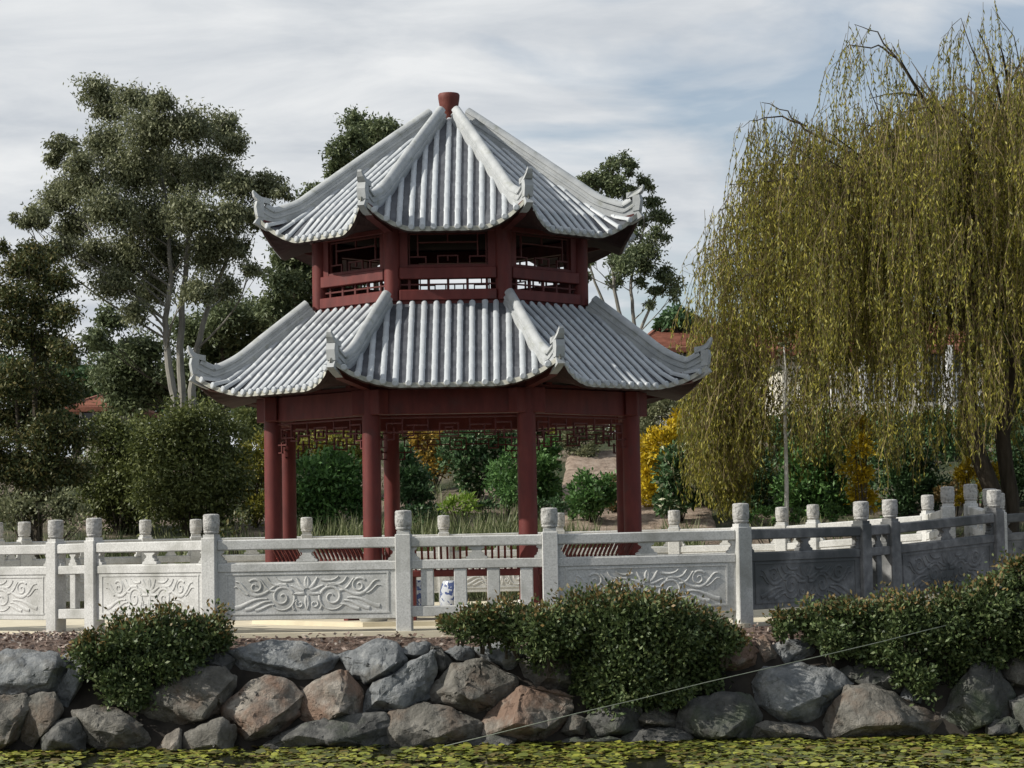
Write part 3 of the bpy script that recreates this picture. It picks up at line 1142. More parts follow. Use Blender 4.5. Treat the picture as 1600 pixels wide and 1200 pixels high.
    for k in range(8):
        th = R(22.5 + 45 * k)
        dv = dirv(th)
        sv = Vector((dv.y, -dv.x, 0))
        fr = []
        n_ = 34
        for i in range(n_ + 1):
            r_ = rf.r_top + (rf.r_tip - 0.02 - rf.r_top) * i / n_
            z_ = rf.z(r_ * C22, r_ * C22 * T22)
            z2 = rf.z((r_ + .02) * C22, (r_ + .02) * C22 * T22)
            z3 = rf.z((r_ - .02) * C22, (r_ - .02) * C22 * T22)
            tg = (dv * 0.04 + Vector((0, 0, z2 - z3))).normalized()
            up = sv.cross(tg).normalized()
            if up.z < 0:
                up = -up
            fr.append((OR + dv * r_ + Vector((0, 0, z_)), sv, up))
        mb = MB()
        mb.sweep(fr, prof)
        rid = mb.build('ridge', M['ridge'], roof, smooth=True)
        # upswept carved end
        zt = rf.z(rf.ae, rf.ae * T22)
        rt = rf.r_tip
        mb = MB()
        q = lambda r_, z_: OR + dv * r_ + Vector((0, 0, z_))
        jz = random.uniform(-0.015, 0.03)
        out = [(rt - 0.16, zt + 0.13), (rt - 0.06, zt + 0.155), (rt + 0.0, zt + 0.185), (rt + 0.035, zt + 0.23 + jz), (rt + 0.052, zt + 0.285 + jz),
               (rt + 0.042, zt + 0.31 + jz), (rt + 0.015, zt + 0.285 + jz), (rt - 0.015, zt + 0.245), (rt - 0.055, zt + 0.220), (rt - 0.10, zt + 0.208), (rt - 0.16, zt + 0.20)]
        # fin of varying thickness
        vs_ = []
        for sgn in (-1, 1):
            for (r_, z_) in out:
                tk = 0.052 if z_ < zt + 0.215 else (0.040 if z_ < zt + 0.26 else 0.026)
                vs_.append(q(r_, z_) + sv * sgn * tk)
        N2 = len(out)
        mb.add(vs_, [tuple(range(N2)), tuple(range(2 * N2 - 1, N2 - 1, -1))] + [(i, (i + 1) % N2, N2 + (i + 1) % N2, N2 + i) for i in range(N2)])
        # end block under the fin
        bl = [(rt - 0.08, zt - 0.03), (rt + 0.0, zt - 0.02), (rt + 0.02, zt + 0.10), (rt + 0.005, zt + 0.17), (rt - 0.08, zt + 0.16)]
        vs_ = []
        for sgn in (-1, 1):
            for (r_, z_) in bl:
                vs_.append(q(r_, z_) + sv * sgn * 0.054)
        mb.add(vs_, [tuple(range(5)), tuple(range(9, 4, -1))] + [(i, (i + 1) % 5, 5 + (i + 1) % 5, 5 + i) for i in range(5)])
        mb.build('ridge_end', M['ridge'], roof)
        # hip beam below the corner
        mb = MB()
        hb = [(rf.sr - 0.15, rf.sz - 0.10), (rf.r_tip - 0.22, zt - 0.22), (rf.r_tip - 0.07, zt - 0.10), (rf.r_tip - 0.07, zt - 0.06), (rf.sr - 0.15, rf.sz + 0.04)]
        vs_ = []
        for sgn in (-1, 1):
            for (r_, z_) in hb:
                vs_.append(q(r_, z_) + sv * sgn * 0.05)
        mb.add(vs_, [tuple(range(5)), tuple(range(9, 4, -1))] + [(i, (i + 1) % 5, 5 + (i + 1) % 5, 5 + i) for i in range(5)])
        mb.build('hip_beam', M['red_dark'], roof)
    return roof


low = Roof(1.80, 3.333, [(1.60, 3.80), (2.2, 3.30), (2.6, 2.95), (2.84, 2.735), (3.08, 2.655)], 2.84, 0.36, 2.35, 0.142, 2.40, 2.78)
upp = Roof(0.17, 2.514, [(0.0, 6.31), (0.6, 5.86), (1.6, 5.09), (1.95, 4.79), (2.14, 4.59), (2.32, 4.50)], 2.14, 0.43, 1.62, 0.136, 1.78, 4.66)
build_roof(low, pav, 'wide lower roof tier of grey tiles')
build_roof(upp, pav, 'steep pointed upper roof tier of grey tiles')
mb = MB()
mb.lathe((PX, YP, 6.10), [(0.10, 0.0), (0.10, 0.20), (0.107, 0.22), (0.115, 0.28), (0.133, 0.39), (0.137, 0.44), (0.125, 0.46), (0.04, 0.465)], 20)
mb.build('roof_finial', M['finial'], pav, smooth=True)

# upper gallery --------------------------------------------------------
RG = 1.717
mb = MB()
octprism(mb, RG + 0.06, 3.70, 3.79)
mb.build('gallery_floor', M['red'], pav)
for k in range(8):
    th = R(22.5 + 45 * k)
    c = OR + dirv(th) * RG
    mb = MB()
    mb.lathe((c.x, c.y, 3.79), [(0.098, 0.0), (0.098, 0.98)], 16)
    mb.build('gallery_column', M['red'], pav, smooth=True)
    fn = facefn(k)
    ap = RG * C22
    half = RG * math.sin(R(22.5)) - 0.085
    mb = MB()
    mb.box((0, -ap - 0.01, 3.855), (2 * half, 0.16, 0.125), fn, bev=0.008)
    mb.box((0, -ap - 0.005, 4.115), (2 * half, 0.14, 0.135), fn, bev=0.008)
    mb.box((0, -ap, 4.68), (2 * half, 0.12, 0.15), fn, bev=0.006)
    mb.build('gallery_rail', M['red'], pav)
    # small fret between the two rails
    mb = MB()
    for i in range(5):
        x = -half + 2 * half * (i + 0.5) / 5
        mb.box((x, -ap, 3.983), (0.03, 0.03, 0.125), fn)
    mb.box((0, -ap, 3.985), (2 * half, 0.024, 0.018), fn)
    mb.build('railing_fret', M['red_dark'], pav)
    # window: jambs, with a fretwork screen
    mb = MB()
    jw = 0.10
    for sg in (-1, 1):
        mb.box((sg * (half - jw / 2), -ap + 0.01, 4.394), (jw, 0.08, 0.42), fn)
    mb.box((0, -ap + 0.01, 4.20), (2 * (half - jw), 0.07, 0.03), fn)
    win = mb.build('window_frame', M['red'], pav)
    mb = MB()
    hw_ = half - jw
    cwx = 2 * hw_ / 16
    pat = [(0.3, 0.3, 15.7, 0.3), (0.3, 0.3, 0.3, 7.2), (15.7, 0.3, 15.7, 7.2), (0.3, 7.2, 15.7, 7.2), (8, 0.3, 8, 2.2), (2, 0.3, 2, 5.4), (14, 0.3, 14, 5.4),
           (2, 2.2, 14, 2.2), (0.3, 5.4, 3.6, 5.4), (12.4, 5.4, 15.7, 5.4), (3.6, 5.4, 3.6, 7.2), (12.4, 5.4, 12.4, 7.2), (6, 5.2, 10, 5.2), (6, 5.2, 6, 7.2), (10, 5.2, 10, 7.2), (8, 5.2, 8, 6.2)]
    fret(mb, fn, -ap + 0.01, -hw_, hw_, 4.60, (cwx, 0.053), pat, th=0.016, dp=0.026)
    mb.build('window_lattice', M['red_dark'], win)
mb = MB()
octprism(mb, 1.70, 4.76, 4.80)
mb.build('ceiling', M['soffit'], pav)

# porcelain drum stools inside the pavilion
for (px, lab) in ((707, 'blue and white porcelain drum stool in the middle of the pavilion'),
                  (653, 'blue and white porcelain drum stool beside the left front column, behind the stone post')):
    p = P(px, 905, 27.6 if px > 700 else 28.1)
    mb = MB()
    mb.lathe((p.x, p.y, FLOOR), [(0.11, 0), (0.125, 0.02), (0.155, 0.13), (0.16, 0.21), (0.155, 0.29), (0.125, 0.40), (0.115, 0.42), (0.10, 0.425)], 20)
    tag(mb.build('porcelain_stool', M['porcelain'], smooth=True), lab, 'stool', 'porcelain stools inside the pavilion')

# ------------------------------------------------------------------ boulders
ROCKS = [
    ('a', 'wide pale grey slab at the left edge, split along its face, topmost there', [(-30, 1030), (0, 1027), (42, 1017), (82, 1025), (100, 1042), (92, 1080), (45, 1092), (-30, 1095)]),
    ('b', 'brown grey boulder in the bottom left corner at the waterline', [(-35, 1092), (37, 1091), (41, 1110), (25, 1155), (0, 1172), (-35, 1175)]),
    ('b', 'tall pointed grey stone second from the left at the waterline', [(38, 1100), (60, 1082), (84, 1085), (95, 1110), (85, 1130), (63, 1150), (50, 1172), (36, 1160)]),
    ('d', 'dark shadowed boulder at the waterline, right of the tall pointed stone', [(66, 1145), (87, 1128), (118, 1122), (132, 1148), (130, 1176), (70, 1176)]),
    ('a', 'small pale upright stone left of the clipped round shrub', [(92, 1075), (105, 1045), (130, 1042), (127, 1072), (117, 1085), (105, 1104), (92, 1095)]),
    ('a', 'little grey stone poking from the mulch beside the left shrub', [(98, 1028), (112, 1021), (132, 1025), (134, 1040), (110, 1043)]),
    ('b', 'low flat brown boulder under the left shrub at the waterline', [(120, 1114), (150, 1105), (183, 1108), (220, 1133), (228, 1155), (212, 1172), (160, 1170), (130, 1150)]),
    ('b', 'large boulder with a rusty streak, half hidden by the left shrub', [(212, 1100), (250, 1075), (300, 1046), (345, 1047), (362, 1060), (352, 1100), (345, 1115), (275, 1135), (232, 1118)]),
    ('c', 'small cream wedge of stone at the waterline left of the squat pink brown block', [(245, 1174), (262, 1150), (280, 1143), (284, 1174)]),
    ('b', 'squat pink brown block at the waterline', [(288, 1174), (292, 1147), (345, 1124), (364, 1137), (360, 1182), (320, 1180)]),
    ('d', 'dark stone tucked between the left shrub and the long pale slab', [(298, 1022), (340, 1016), (364, 1030), (357, 1048), (310, 1048)]),
    ('a', 'long smooth pale blue grey slab lying on top of the bank', [(361, 1018), (400, 1008), (429, 1004), (468, 1005), (519, 1027), (513, 1050), (491, 1065), (457, 1064), (387, 1050)]),
    ('c', 'rounded boulder with a large orange stain below the long pale slab', [(350, 1105), (392, 1072), (415, 1061), (448, 1070), (469, 1087), (464, 1117), (434, 1143), (381, 1157), (366, 1142)]),
    ('c', 'pinkish angular boulder right of the orange stained one', [(471, 1087), (505, 1061), (541, 1053), (563, 1087), (561, 1117), (524, 1123), (491, 1140), (474, 1123)]),
    ('a', 'rough grey boulder with a fissured face at the top, right of the long pale slab', [(534, 1025), (589, 1002), (617, 1008), (631, 1030), (626, 1050), (592, 1064), (567, 1070), (547, 1047)]),
    ('a', 'small grey stone wedged at the top below the stone post by the baluster bay', [(620, 1013), (648, 1004), (670, 1007), (673, 1018), (648, 1030), (631, 1027)]),
    ('a', 'slanting pale grey boulder pointing up to the right, in the middle row', [(566, 1101), (578, 1078), (631, 1044), (671, 1025), (677, 1050), (668, 1089), (631, 1106), (592, 1118), (569, 1119)]),
    ('d', 'narrow dark stone standing between the slanting boulder and the dark diamond shaped one', [(673, 1010), (690, 1011), (710, 1039), (690, 1058), (676, 1055)]),
    ('a', 'tiny light stone at the top left of the big shrub', [(693, 1018), (718, 1008), (740, 1012), (740, 1035), (713, 1039)]),
    ('b', 'broad dark diamond shaped boulder in the middle row', [(673, 1083), (710, 1041), (752, 1032), (802, 1061), (802, 1084), (783, 1103), (744, 1117), (679, 1097)]),
    ('d', 'long low grey block at the waterline left of the domed boulder', [(413, 1168), (443, 1148), (505, 1123), (592, 1117), (601, 1134), (601, 1172), (434, 1174)]),
    ('b', 'domed boulder with streaked top at the waterline in the middle', [(603, 1136), (617, 1115), (662, 1099), (701, 1107), (743, 1129), (740, 1153), (687, 1172), (609, 1174)]),
    ('d', 'thin flat stone in the water where the rope comes ashore', [(694, 1168), (766, 1150), (802, 1155), (790, 1170), (744, 1172)]),
    ('a', 'grey boulder under the left end of the big shrub', [(742, 1012), (800, 1003), (815, 1023), (797, 1051), (767, 1039)]),
    ('c', 'bright cream and pink jagged boulder at the waterline left of the big shrub', [(750, 1150), (758, 1125), (784, 1102), (815, 1076), (829, 1080), (843, 1090), (862, 1086), (885, 1091), (889, 1108), (874, 1136), (848, 1160), (806, 1160)]),
    ('b', 'brown grey boulder overhung by leaves of the big shrub, above the bright jagged one', [(818, 1035), (862, 1018), (905, 1024), (905, 1074), (874, 1086), (834, 1080)]),
    ('b', 'small stone right of the bright jagged boulder, low under the rope', [(878, 1142), (893, 1120), (919, 1123), (915, 1152)]),
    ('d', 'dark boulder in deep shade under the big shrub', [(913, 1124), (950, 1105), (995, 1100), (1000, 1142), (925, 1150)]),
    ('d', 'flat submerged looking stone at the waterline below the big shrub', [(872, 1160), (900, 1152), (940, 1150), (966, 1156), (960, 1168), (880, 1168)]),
    ('b', 'small rounded stone resting on a flat one, under the big shrub', [(995, 1122), (1029, 1105), (1059, 1120), (1056, 1138), (1003, 1137)]),
    ('d', 'flat grey green stone at the waterline under the small rounded one', [(973, 1156), (997, 1138), (1054, 1139), (1080, 1153), (1062, 1164), (978, 1168)]),
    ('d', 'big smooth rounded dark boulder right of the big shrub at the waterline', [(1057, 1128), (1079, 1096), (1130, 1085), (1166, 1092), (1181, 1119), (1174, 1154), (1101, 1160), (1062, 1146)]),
    ('c', 'orange marked boulder at the top right of the big shrub', [(1115, 1010), (1150, 1005), (1170, 1000), (1186, 1018), (1183, 1046), (1150, 1056), (1115, 1047)]),
    ('c', 'thin pale upright stone with an orange edge beneath the fourth post', [(1185, 1001), (1196, 996), (1208, 1021), (1225, 1038), (1192, 1048)]),
    ('a', 'small blue grey boulder at the top left of the right hand hedge', [(1209, 1009), (1234, 1000), (1267, 1004), (1273, 1032), (1234, 1042), (1217, 1029)]),
    ('a', 'large pale veined boulder just under the rope', [(1180, 1069), (1200, 1049), (1254, 1041), (1296, 1045), (1326, 1069), (1309, 1094), (1274, 1134), (1226, 1132), (1184, 1097)]),
    ('b', 'long low stone at the waterline beneath the large veined boulder', [(1179, 1133), (1200, 1128), (1268, 1138), (1281, 1152), (1178, 1156)]),
    ('b', 'big triangular brown boulder with ochre right end at the waterline', [(1281, 1148), (1307, 1102), (1330, 1076), (1358, 1071), (1389, 1086), (1431, 1106), (1464, 1125), (1456, 1146), (1403, 1153), (1291, 1154)]),
    ('d', 'dark boulder below the right hand hedge above the triangular one', [(1305, 1052), (1347, 1038), (1422, 1030), (1422, 1069), (1403, 1087), (1364, 1074), (1330, 1066)]),
    ('a', 'tiny pale pointed stone wedged above the triangular boulder', [(1407, 1092), (1416, 1072), (1439, 1087), (1446, 1104), (1420, 1101)]),
    ('d', 'tall dark boulder at the waterline to the right under the hedge', [(1470, 1122), (1494, 1080), (1519, 1046), (1551, 1041), (1560, 1072), (1579, 1086), (1579, 1114), (1540, 1127), (1502, 1146), (1474, 1146)]),
    ('b', 'upper boulder cut by the right edge, below the hedge', [(1564, 1052), (1585, 1028), (1640, 1020), (1650, 1088), (1600, 1087), (1572, 1071)]),
    ('d', 'lower boulder cut by the right edge at the waterline', [(1580, 1097), (1610, 1087), (1650, 1096), (1650, 1154), (1590, 1154)]),
    ('d', 'dark low stone between the tall dark boulder and the right edge', [(1540, 1132), (1575, 1120), (1592, 1128), (1590, 1154), (1545, 1154)]),
]


def rock(mkey, label, poly, i):
    rnd = random.Random(100 + i)
    cxp = sum(p[0] for p in poly) / len(poly)
    cyp = sum(p[1] for p in poly) / len(poly)
    poly = [(cxp + (p[0] - cxp) * 1.15, cyp + (p[1] - cyp) * 1.15) for p in poly]
    Yb = 24.40 - (cyp - 1000) / 170.0 * 0.85
    wpx = (max(p[0] for p in poly) - min(p[0] for p in poly))
    hpx = (max(p[1] for p in poly) - min(p[1] for p in poly))
    s_ = Yb / F
    dep = 0.75 * min(wpx, hpx * 1.5) * s_ + 0.12
    pts = []
    tx, ty = rnd.uniform(-0.25, 0.25), rnd.uniform(0.0, 0.35)
    for (a, c) in poly:
        pts.append(P(a, c, Yb + rnd.uniform(-0.04, 0.04)))
        a2, c2 = cxp + (a - cxp) * 0.85, cyp + (c - cyp) * 0.85
        pts.append(P(a2, c2, Yb + dep * 0.7))
    # a few front corners only: large broken planes
    nf = rnd.randint(3, 4) if len(poly) < 8 else rnd.randint(4, 5)
    a0 = rnd.random() * 6.28
    for q in range(nf):
        an = a0 + 6.28 * q / nf + rnd.uniform(-.4, .4)
        k = rnd.uniform(0.30, 0.66)
        a2, c2 = cxp + math.cos(an) * wpx / 2 * k, cyp + math.sin(an) * hpx / 2 * k
        yy = Yb - dep * 0.34 * (1 - tx * math.cos(an) * 1.5 + math.sin(an) * (0.25 + ty)) * rnd.uniform(0.7, 1.25)
        pts.append(P(a2, c2, yy))
    bm = bmesh.new()
    for p in pts:
        bm.verts.new(p)
    bmesh.ops.convex_hull(bm, input=list(bm.verts))
    for v in [v for v in bm.verts if not v.link_faces]:
        bm.verts.remove(v)
    bmesh.ops.bevel(bm, geom=list(bm.edges), offset=0.010, segments=1, affect='EDGES', profile=0.5)
    bmesh.ops.triangulate(bm, faces=list(bm.faces))
    for it in range(5):
        es = [e for e in bm.edges if e.calc_length() > 0.055]
        if not es or len(bm.verts) > 5000:
            break
        bmesh.ops.subdivide_edges(bm, edges=es, cuts=1)
        bmesh.ops.triangulate(bm, faces=[f for f in bm.faces if len(f.verts) > 3])
    bm.normal_update()
    seedv = Vector((i * 3.1, i * 1.7, 0))
    for v in bm.verts:
        p = v.co
        a = noise.fractal(p * 3.4 + seedv, 0.8, 2.1, 6) * 0.017
        a += (noise.noise(p * 7 + seedv) ** 3) * 0.05
        r_ = noise.noise(p * 3.3 + seedv * 2)
        a -= 0.018 * max(0, 1 - abs(r_) * 10)            # cracks
        a += 0.05 * (0.25 - abs(noise.noise(p * 2.3 - seedv)))     # broken planes
        a -= 0.03 * max(0.0, noise.cell(p * 3.5 + seedv) - 0.3)
        v.co = p + v.normal * a
    base = Vector((P(cxp, cyp, Yb).x, Yb, min(v.co.z for v in bm.verts)))
    for v in bm.verts:
        v.co -= base
    me = bpy.data.meshes.new('boulder')
    bm.to_mesh(me)
    bm.free()
    me.materials.append(M['rock_' + mkey])
    me.polygons.foreach_set('use_smooth', [True] * len(me.polygons))
    try:
        me.set_sharp_from_angle(angle=R(24))
    except Exception:
        pass
    o = bpy.data.objects.new('boulder', me)
    COL.objects.link(o)
    o.location = base
    tag(o, label, 'boulder', 'boulders of the pond bank')


for i, (k_, lab, poly) in enumerate(ROCKS):
    rock(k_, lab, poly, i)


# ------------------------------------------------------------------ shrubs
def shrub(name, label, blobs, Y, L, Wd, dens, mat, cat='shrub', group=None, dy=0.35, stem='bark_dark', base_z=None, mids_fn=None,
          shell=0.35, sub=0.26, upd=0.3, droop=0.0, flat=0.9, extra=None):
    bl = to_blobs(blobs, Y, dy)
    pts, dd = blob_points(bl, dens, sub=sub, shell=shell, flat=flat)
    n_ = len(pts)
    dr = unit(n_) * 0.8 + dd / np.maximum(np.linalg.norm(dd, axis=1, keepdims=True), 1e-6) * 0.7
    dr[:, 2] += upd - droop
    cxw = sum(b_[0] for b_ in bl) / len(bl)
    cyw = sum(b_[1] for b_ in bl) / len(bl)
    if base_z is None:
        base_z = gz(cxw, cyw)
    root = thing(name, (cxw, cyw, base_z), label, cat, group)
    mids = None
    mm = mat
    if mids_fn is not None:
        mids = mids_fn(pts, bl)
    leaf_mesh('foliage', pts, dr, RNG.uniform(0.7, 1.25, n_) * L, RNG.uniform(0.8, 1.2, n_) * Wd, mm, root, mids=mids)
    mb = MB()
    for (x, y, z, r) in bl:
        for q in range(3):
            e = Vector((x + random.uniform(-.5, .5) * r, y + random.uniform(-.5, .5) * r, z + random.uniform(-.2, .5) * r))
            b0 = Vector((x + random.uniform(-.25, .25) * r, y + 0.25 * r, max(base_z - 0.05, z - 1.3 * r))) if len(bl) > 9 else Vector((cxw, cyw, base_z - 0.05))
            md = b0.lerp(e, 0.55) + Vector((random.uniform(-.1, .1) * r, random.uniform(-.1, .1) * r, 0))
            mb.tube([b0, md, e], [0.012 + r * 0.02, 0.008 + r * 0.012, 0.004], 5)
    mb.build('stem', M[stem], root)
    return root


def tips(pts, bl):
    """bronze new growth on the shoots that stand highest"""
    z = pts[:, 2]
    top = np.full(len(pts), -1e9)
    for (x, y, zc, r) in bl:
        dd = np.sqrt((pts[:, 0] - x) ** 2)
        t_ = np.where(dd < r, zc + np.sqrt(np.maximum(r * r - dd * dd, 0)) * 0.85, -1e9)
        top = np.maximum(top, t_)
    pr = np.clip(1 - (top - z) / 0.22, 0, 1) * 0.5
    return (RNG.random(len(pts)) < pr).astype(int)


LB = [M['leaf_box'], M['leaf_tip']]
shrub('shrub', 'small round dark shrub growing over the boulders at the left', [(165, 1035, 48), (215, 1000, 50), (265, 990, 48), (315, 990, 42), (345, 1000, 26), (240, 1045, 52),
       (190, 1070, 38), (285, 1030, 42), (140, 1015, 28), (215, 1085, 25)], 24.05, 0.055, 0.03, 9500, LB, mids_fn=tips, base_z=-0.5, dy=0.2)
shrub('shrub', 'largest dark shrub, spilling over the boulders below the pavilion', [(720, 975, 26), (760, 975, 36), (800, 975, 42), (850, 985, 50), (900, 975, 52), (950, 970, 56), (1000, 970, 58),
       (1050, 980, 58), (1095, 990, 50), (1130, 1000, 32), (920, 1030, 55), (980, 1045, 62), (1040, 1050, 58), (1090, 1040, 46), (950, 1085, 38), (1010, 1085, 34), (1060, 1085, 24), (860, 1020, 32),
       (697, 970, 14), (900, 1070, 20)], 23.85, 0.055, 0.03, 9500, LB, mids_fn=tips, base_z=-0.5, dy=0.25)
shrub('hedge', 'long low hedge covering the bank at the right in front of the balustrade', [(1235, 965, 26), (1275, 965, 36), (1325, 965, 38), (1375, 965, 40), (1430, 965, 44), (1485, 960, 50), (1540, 945, 52), (1600, 930, 58), (1660, 920, 60),
       (1300, 1000, 34), (1360, 1005, 40), (1420, 1010, 44), (1480, 1005, 50), (1540, 1000, 50), (1600, 990, 50), (1430, 1060, 34), (1465, 1065, 32), (1440, 1095, 18), (1490, 1045, 38), (1650, 980, 50), (1222, 985, 16), (1590, 895, 26)],
      24.0, 0.055, 0.03, 9000, LB, cat='hedge', mids_fn=tips, base_z=-0.5, dy=0.25)


def bg(label, blobs, Y, mat, L=0.085, Wd=0.04, dens=3000, name='shrub', cat='shrub', **kw):
    blobs = [(b_[0], b_[1], b_[2] * 1.14) for b_ in blobs]
    return shrub(name, label, blobs, Y, L, Wd, dens, M[mat] if isinstance(mat, str) else mat, cat=cat, **kw)


def blossoms(frac):
    return lambda pts, bl: (RNG.random(len(pts)) < frac).astype(int)


# left bank
bg('large olive green wattle bush in front of the gum tree, left of the pavilion', [(330, 680, 50), (290, 665, 45), (350, 740, 45), (300, 740, 55), (245, 690, 42), (330, 790, 50), (260, 780, 50)], 43, 'leaf_olive', droop=0.5)
bg('dark olive bush between the leftmost tree and the large wattle bush', [(190, 700, 50), (170, 760, 50), (215, 745, 45), (190, 800, 42), (160, 670, 28)], 44.5, 'leaf_olive', droop=0.5)
bg('low scrubby grey green bush behind the left end of the back balustrade', [(30, 800, 40), (75, 790, 35), (0, 780, 40), (120, 815, 30)], 40, 'leaf_gum', dens=700)
bg('yellow green shrub beside the leftmost red column', [(395, 720, 32), (385, 760, 30), (405, 790, 25), (410, 695, 18)], 45, 'leaf_yellowgreen')
bg('small brown green bush in dry grass, left of the leftmost red column', [(345, 830, 20), (375, 815, 18)], 38.5, 'leaf_wattle', dens=800)
# through the pavilion
bg('rounded dark green shrub seen between the two left columns', [(490, 745, 38), (530, 740, 38), (510, 785, 36), (555, 780, 28), (470, 790, 25)], 42, 'leaf_green', 0.11, 0.05)
bg('olive yellow bush behind the dark green shrub between the left columns', [(520, 700, 25), (550, 695, 22), (490, 700, 22), (565, 715, 18), (460, 705, 20)], 46, 'leaf_yellowgreen')
bg('deep green bush right of the second column', [(640, 745, 26), (650, 780, 24), (630, 715, 20)], 43, 'leaf_dark', 0.11, 0.05)
bg('yellow leaved shrub seen through the middle bay', [(665, 700, 24), (690, 690, 22), (680, 730, 22), (655, 680, 16), (700, 720, 14)], 47, 'leaf_amber')
bg('dark shrub dotted with cream blossom in the middle bay', [(725, 705, 34), (765, 700, 34), (740, 740, 30), (790, 690, 28), (710, 690, 20)], 45.5, [M['leaf_dark'], M['flower_cream']],
   0.11, 0.055, mids_fn=blossoms(0.06))
bg('mid green shrub just left of the third column', [(795, 735, 30), (800, 765, 26), (780, 755, 20)], 43.5, 'leaf_green')
bg('dark green shrub behind the third column with bright upright shoots', [(845, 735, 26), (850, 770, 24), (855, 700, 20)], 44, 'leaf_green', 0.12, 0.05)
bg('lime green fern like plant low in the middle bay', [(715, 788, 18), (735, 785, 16), (700, 795, 12)], 41.5, 'leaf_lime', 0.13, 0.035, name='fern', cat='plant', dens=1100)
bg('grey green bush on top of the sandy slope in the right bay', [(905, 685, 26), (935, 675, 22), (885, 680, 18), (915, 705, 16)], 50, 'leaf_gum')
bg('bright green shrub on the slope in the right bay', [(915, 765, 22), (945, 768, 22), (925, 790, 22), (900, 790, 16)], 42.5, 'leaf_green', 0.10, 0.05)
bg('reddish twiggy bush beside the last red column', [(960, 765, 14), (962, 785, 12), (955, 750, 9)], 43.5, 'leaf_tip')
bg('yellow green hedge top behind the fretwork in the right bay', [(890, 662, 16), (925, 655, 18), (960, 660, 16), (870, 668, 12)], 54, 'leaf_yellowgreen')
bg('dark bush in front of the olive hedge, behind the middle fretwork', [(750, 660, 28), (800, 660, 26), (700, 660, 24), (840, 662, 20)], 55, 'leaf_wattle')
bg('long olive hedge along the top of the slope behind the pavilion', [(380 + 34 * i, 668 + 5 * (i % 3), 26 + 3 * (i % 2)) for i in range(15)], 56, 'leaf_olive', 0.13, 0.055, dens=1500, name='hedge', cat='hedge')
bg('low dark ground covering bush behind the reeds in the middle bay', [(650, 800, 16), (680, 805, 14), (760, 795, 14), (840, 800, 16), (870, 790, 14)], 41.5, 'leaf_dark')
# right
bg('bright golden yellow shrub right of the last column', [(1030, 695, 26), (1050, 685, 28), (1020, 740, 26), (1030, 770, 28), (1012, 705, 18), (1065, 665, 18), (1008, 765, 18)], 44, 'leaf_gold', 0.10, 0.045)
bg('dark leaved shrub with cream flowers in front of the golden one', [(1055, 745, 30), (1060, 715, 24), (1050, 780, 24), (1080, 770, 22)], 42.5, [M['leaf_dark'], M['flower_cream']],
   0.12, 0.06, mids_fn=blossoms(0.09))
bg('grey green bush under the right roof corner', [(1030, 640, 28), (1060, 630, 26), (1015, 665, 18), (1005, 625, 16)], 50, 'leaf_gum')
bg('dark hedge below the left of the willow curtain', [(1110, 770, 34), (1150, 780, 34), (1190, 770, 34), (1130, 730, 36), (1175, 735, 34)], 44, 'leaf_dark', name='hedge', cat='hedge')
bg('deep green clipped shrub between the pale sapling and the yellow column shrub', [(1250, 760, 34), (1290, 750, 36), (1270, 790, 28), (1300, 785, 28), (1260, 715, 30), (1295, 700, 28)], 43.5, 'leaf_green', 0.11, 0.05)
bg('narrow upright golden shrub under the middle of the willow', [(1345, 700, 20), (1342, 740, 22), (1350, 775, 22), (1348, 665, 14)], 37.6, 'leaf_gold')
bg('broad dark bush under the willow right of the golden upright shrub', [(1400, 760, 38), (1440, 750, 36), (1420, 710, 36), (1385, 715, 28), (1460, 780, 26), (1400, 795, 25)], 43, 'leaf_dark')
bg('long clipped dark hedge in front of the cream house', [(1215 + 30 * i, 672 + 6 * (i % 2), 30) for i in range(11)] + [(1230 + 40 * i, 700, 30) for i in range(8)], 50, 'leaf_dark', 0.11, 0.05, dens=1600, name='hedge', cat='hedge')
bg('yellow shrub behind the willow trunks', [(1510, 735, 20), (1530, 755, 18), (1508, 775, 14), (1548, 735, 14)], 39.5, 'leaf_gold')
bg('dark bush at the right edge behind the willow trunks', [(1570, 740, 34), (1610, 745, 40), (1600, 700, 40), (1560, 775, 24)], 44, 'leaf_dark')
bg('orange brown bush by the bridge posts', [(1495, 775, 14), (1500, 760, 12), (1470, 772, 12)], 41, 'leaf_tip')
bg('low bright green plants behind the back balustrade under the willow', [(1190, 805, 14), (1215, 806, 12), (1160, 808, 12), (1245, 805, 12), (1300, 800, 12)], 38, 'leaf_green', name='plant', cat='plant')


# reeds along the garden behind the back balustrade
def blades(name, label, x0, x1, y0, y1, n_, hmin, hmax, mat):
    bx_ = RNG.uniform(x0, x1, n_)
    by_ = RNG.uniform(y0, y1, n_)
    keep_ = np.array([noise.noise(Vector((a * 0.8, c * 0.6, 9))) > -0.08 and not (0.7 < a < 4.0 and c > 40.5) for a, c in zip(bx_, by_)])
    bx_, by_ = bx_[keep_], by_[keep_]
    n_ = len(bx_)
    z_ = np.array([gz(a, c) for a, c in zip(bx_, by_)])
    pts_ = np.stack([bx_, by_, z_], 1)
    d_ = np.stack([RNG.normal(0, .35, n_), RNG.normal(0, .3, n_), np.ones(n_)], 1)
    hh = RNG.uniform(hmin, hmax, n_)
    o_ = leaf_mesh(name, pts_, d_, hh, RNG.uniform(0.012, 0.03, n_), mat)
    return tag(o_, label, 'grass', kind='stuff')


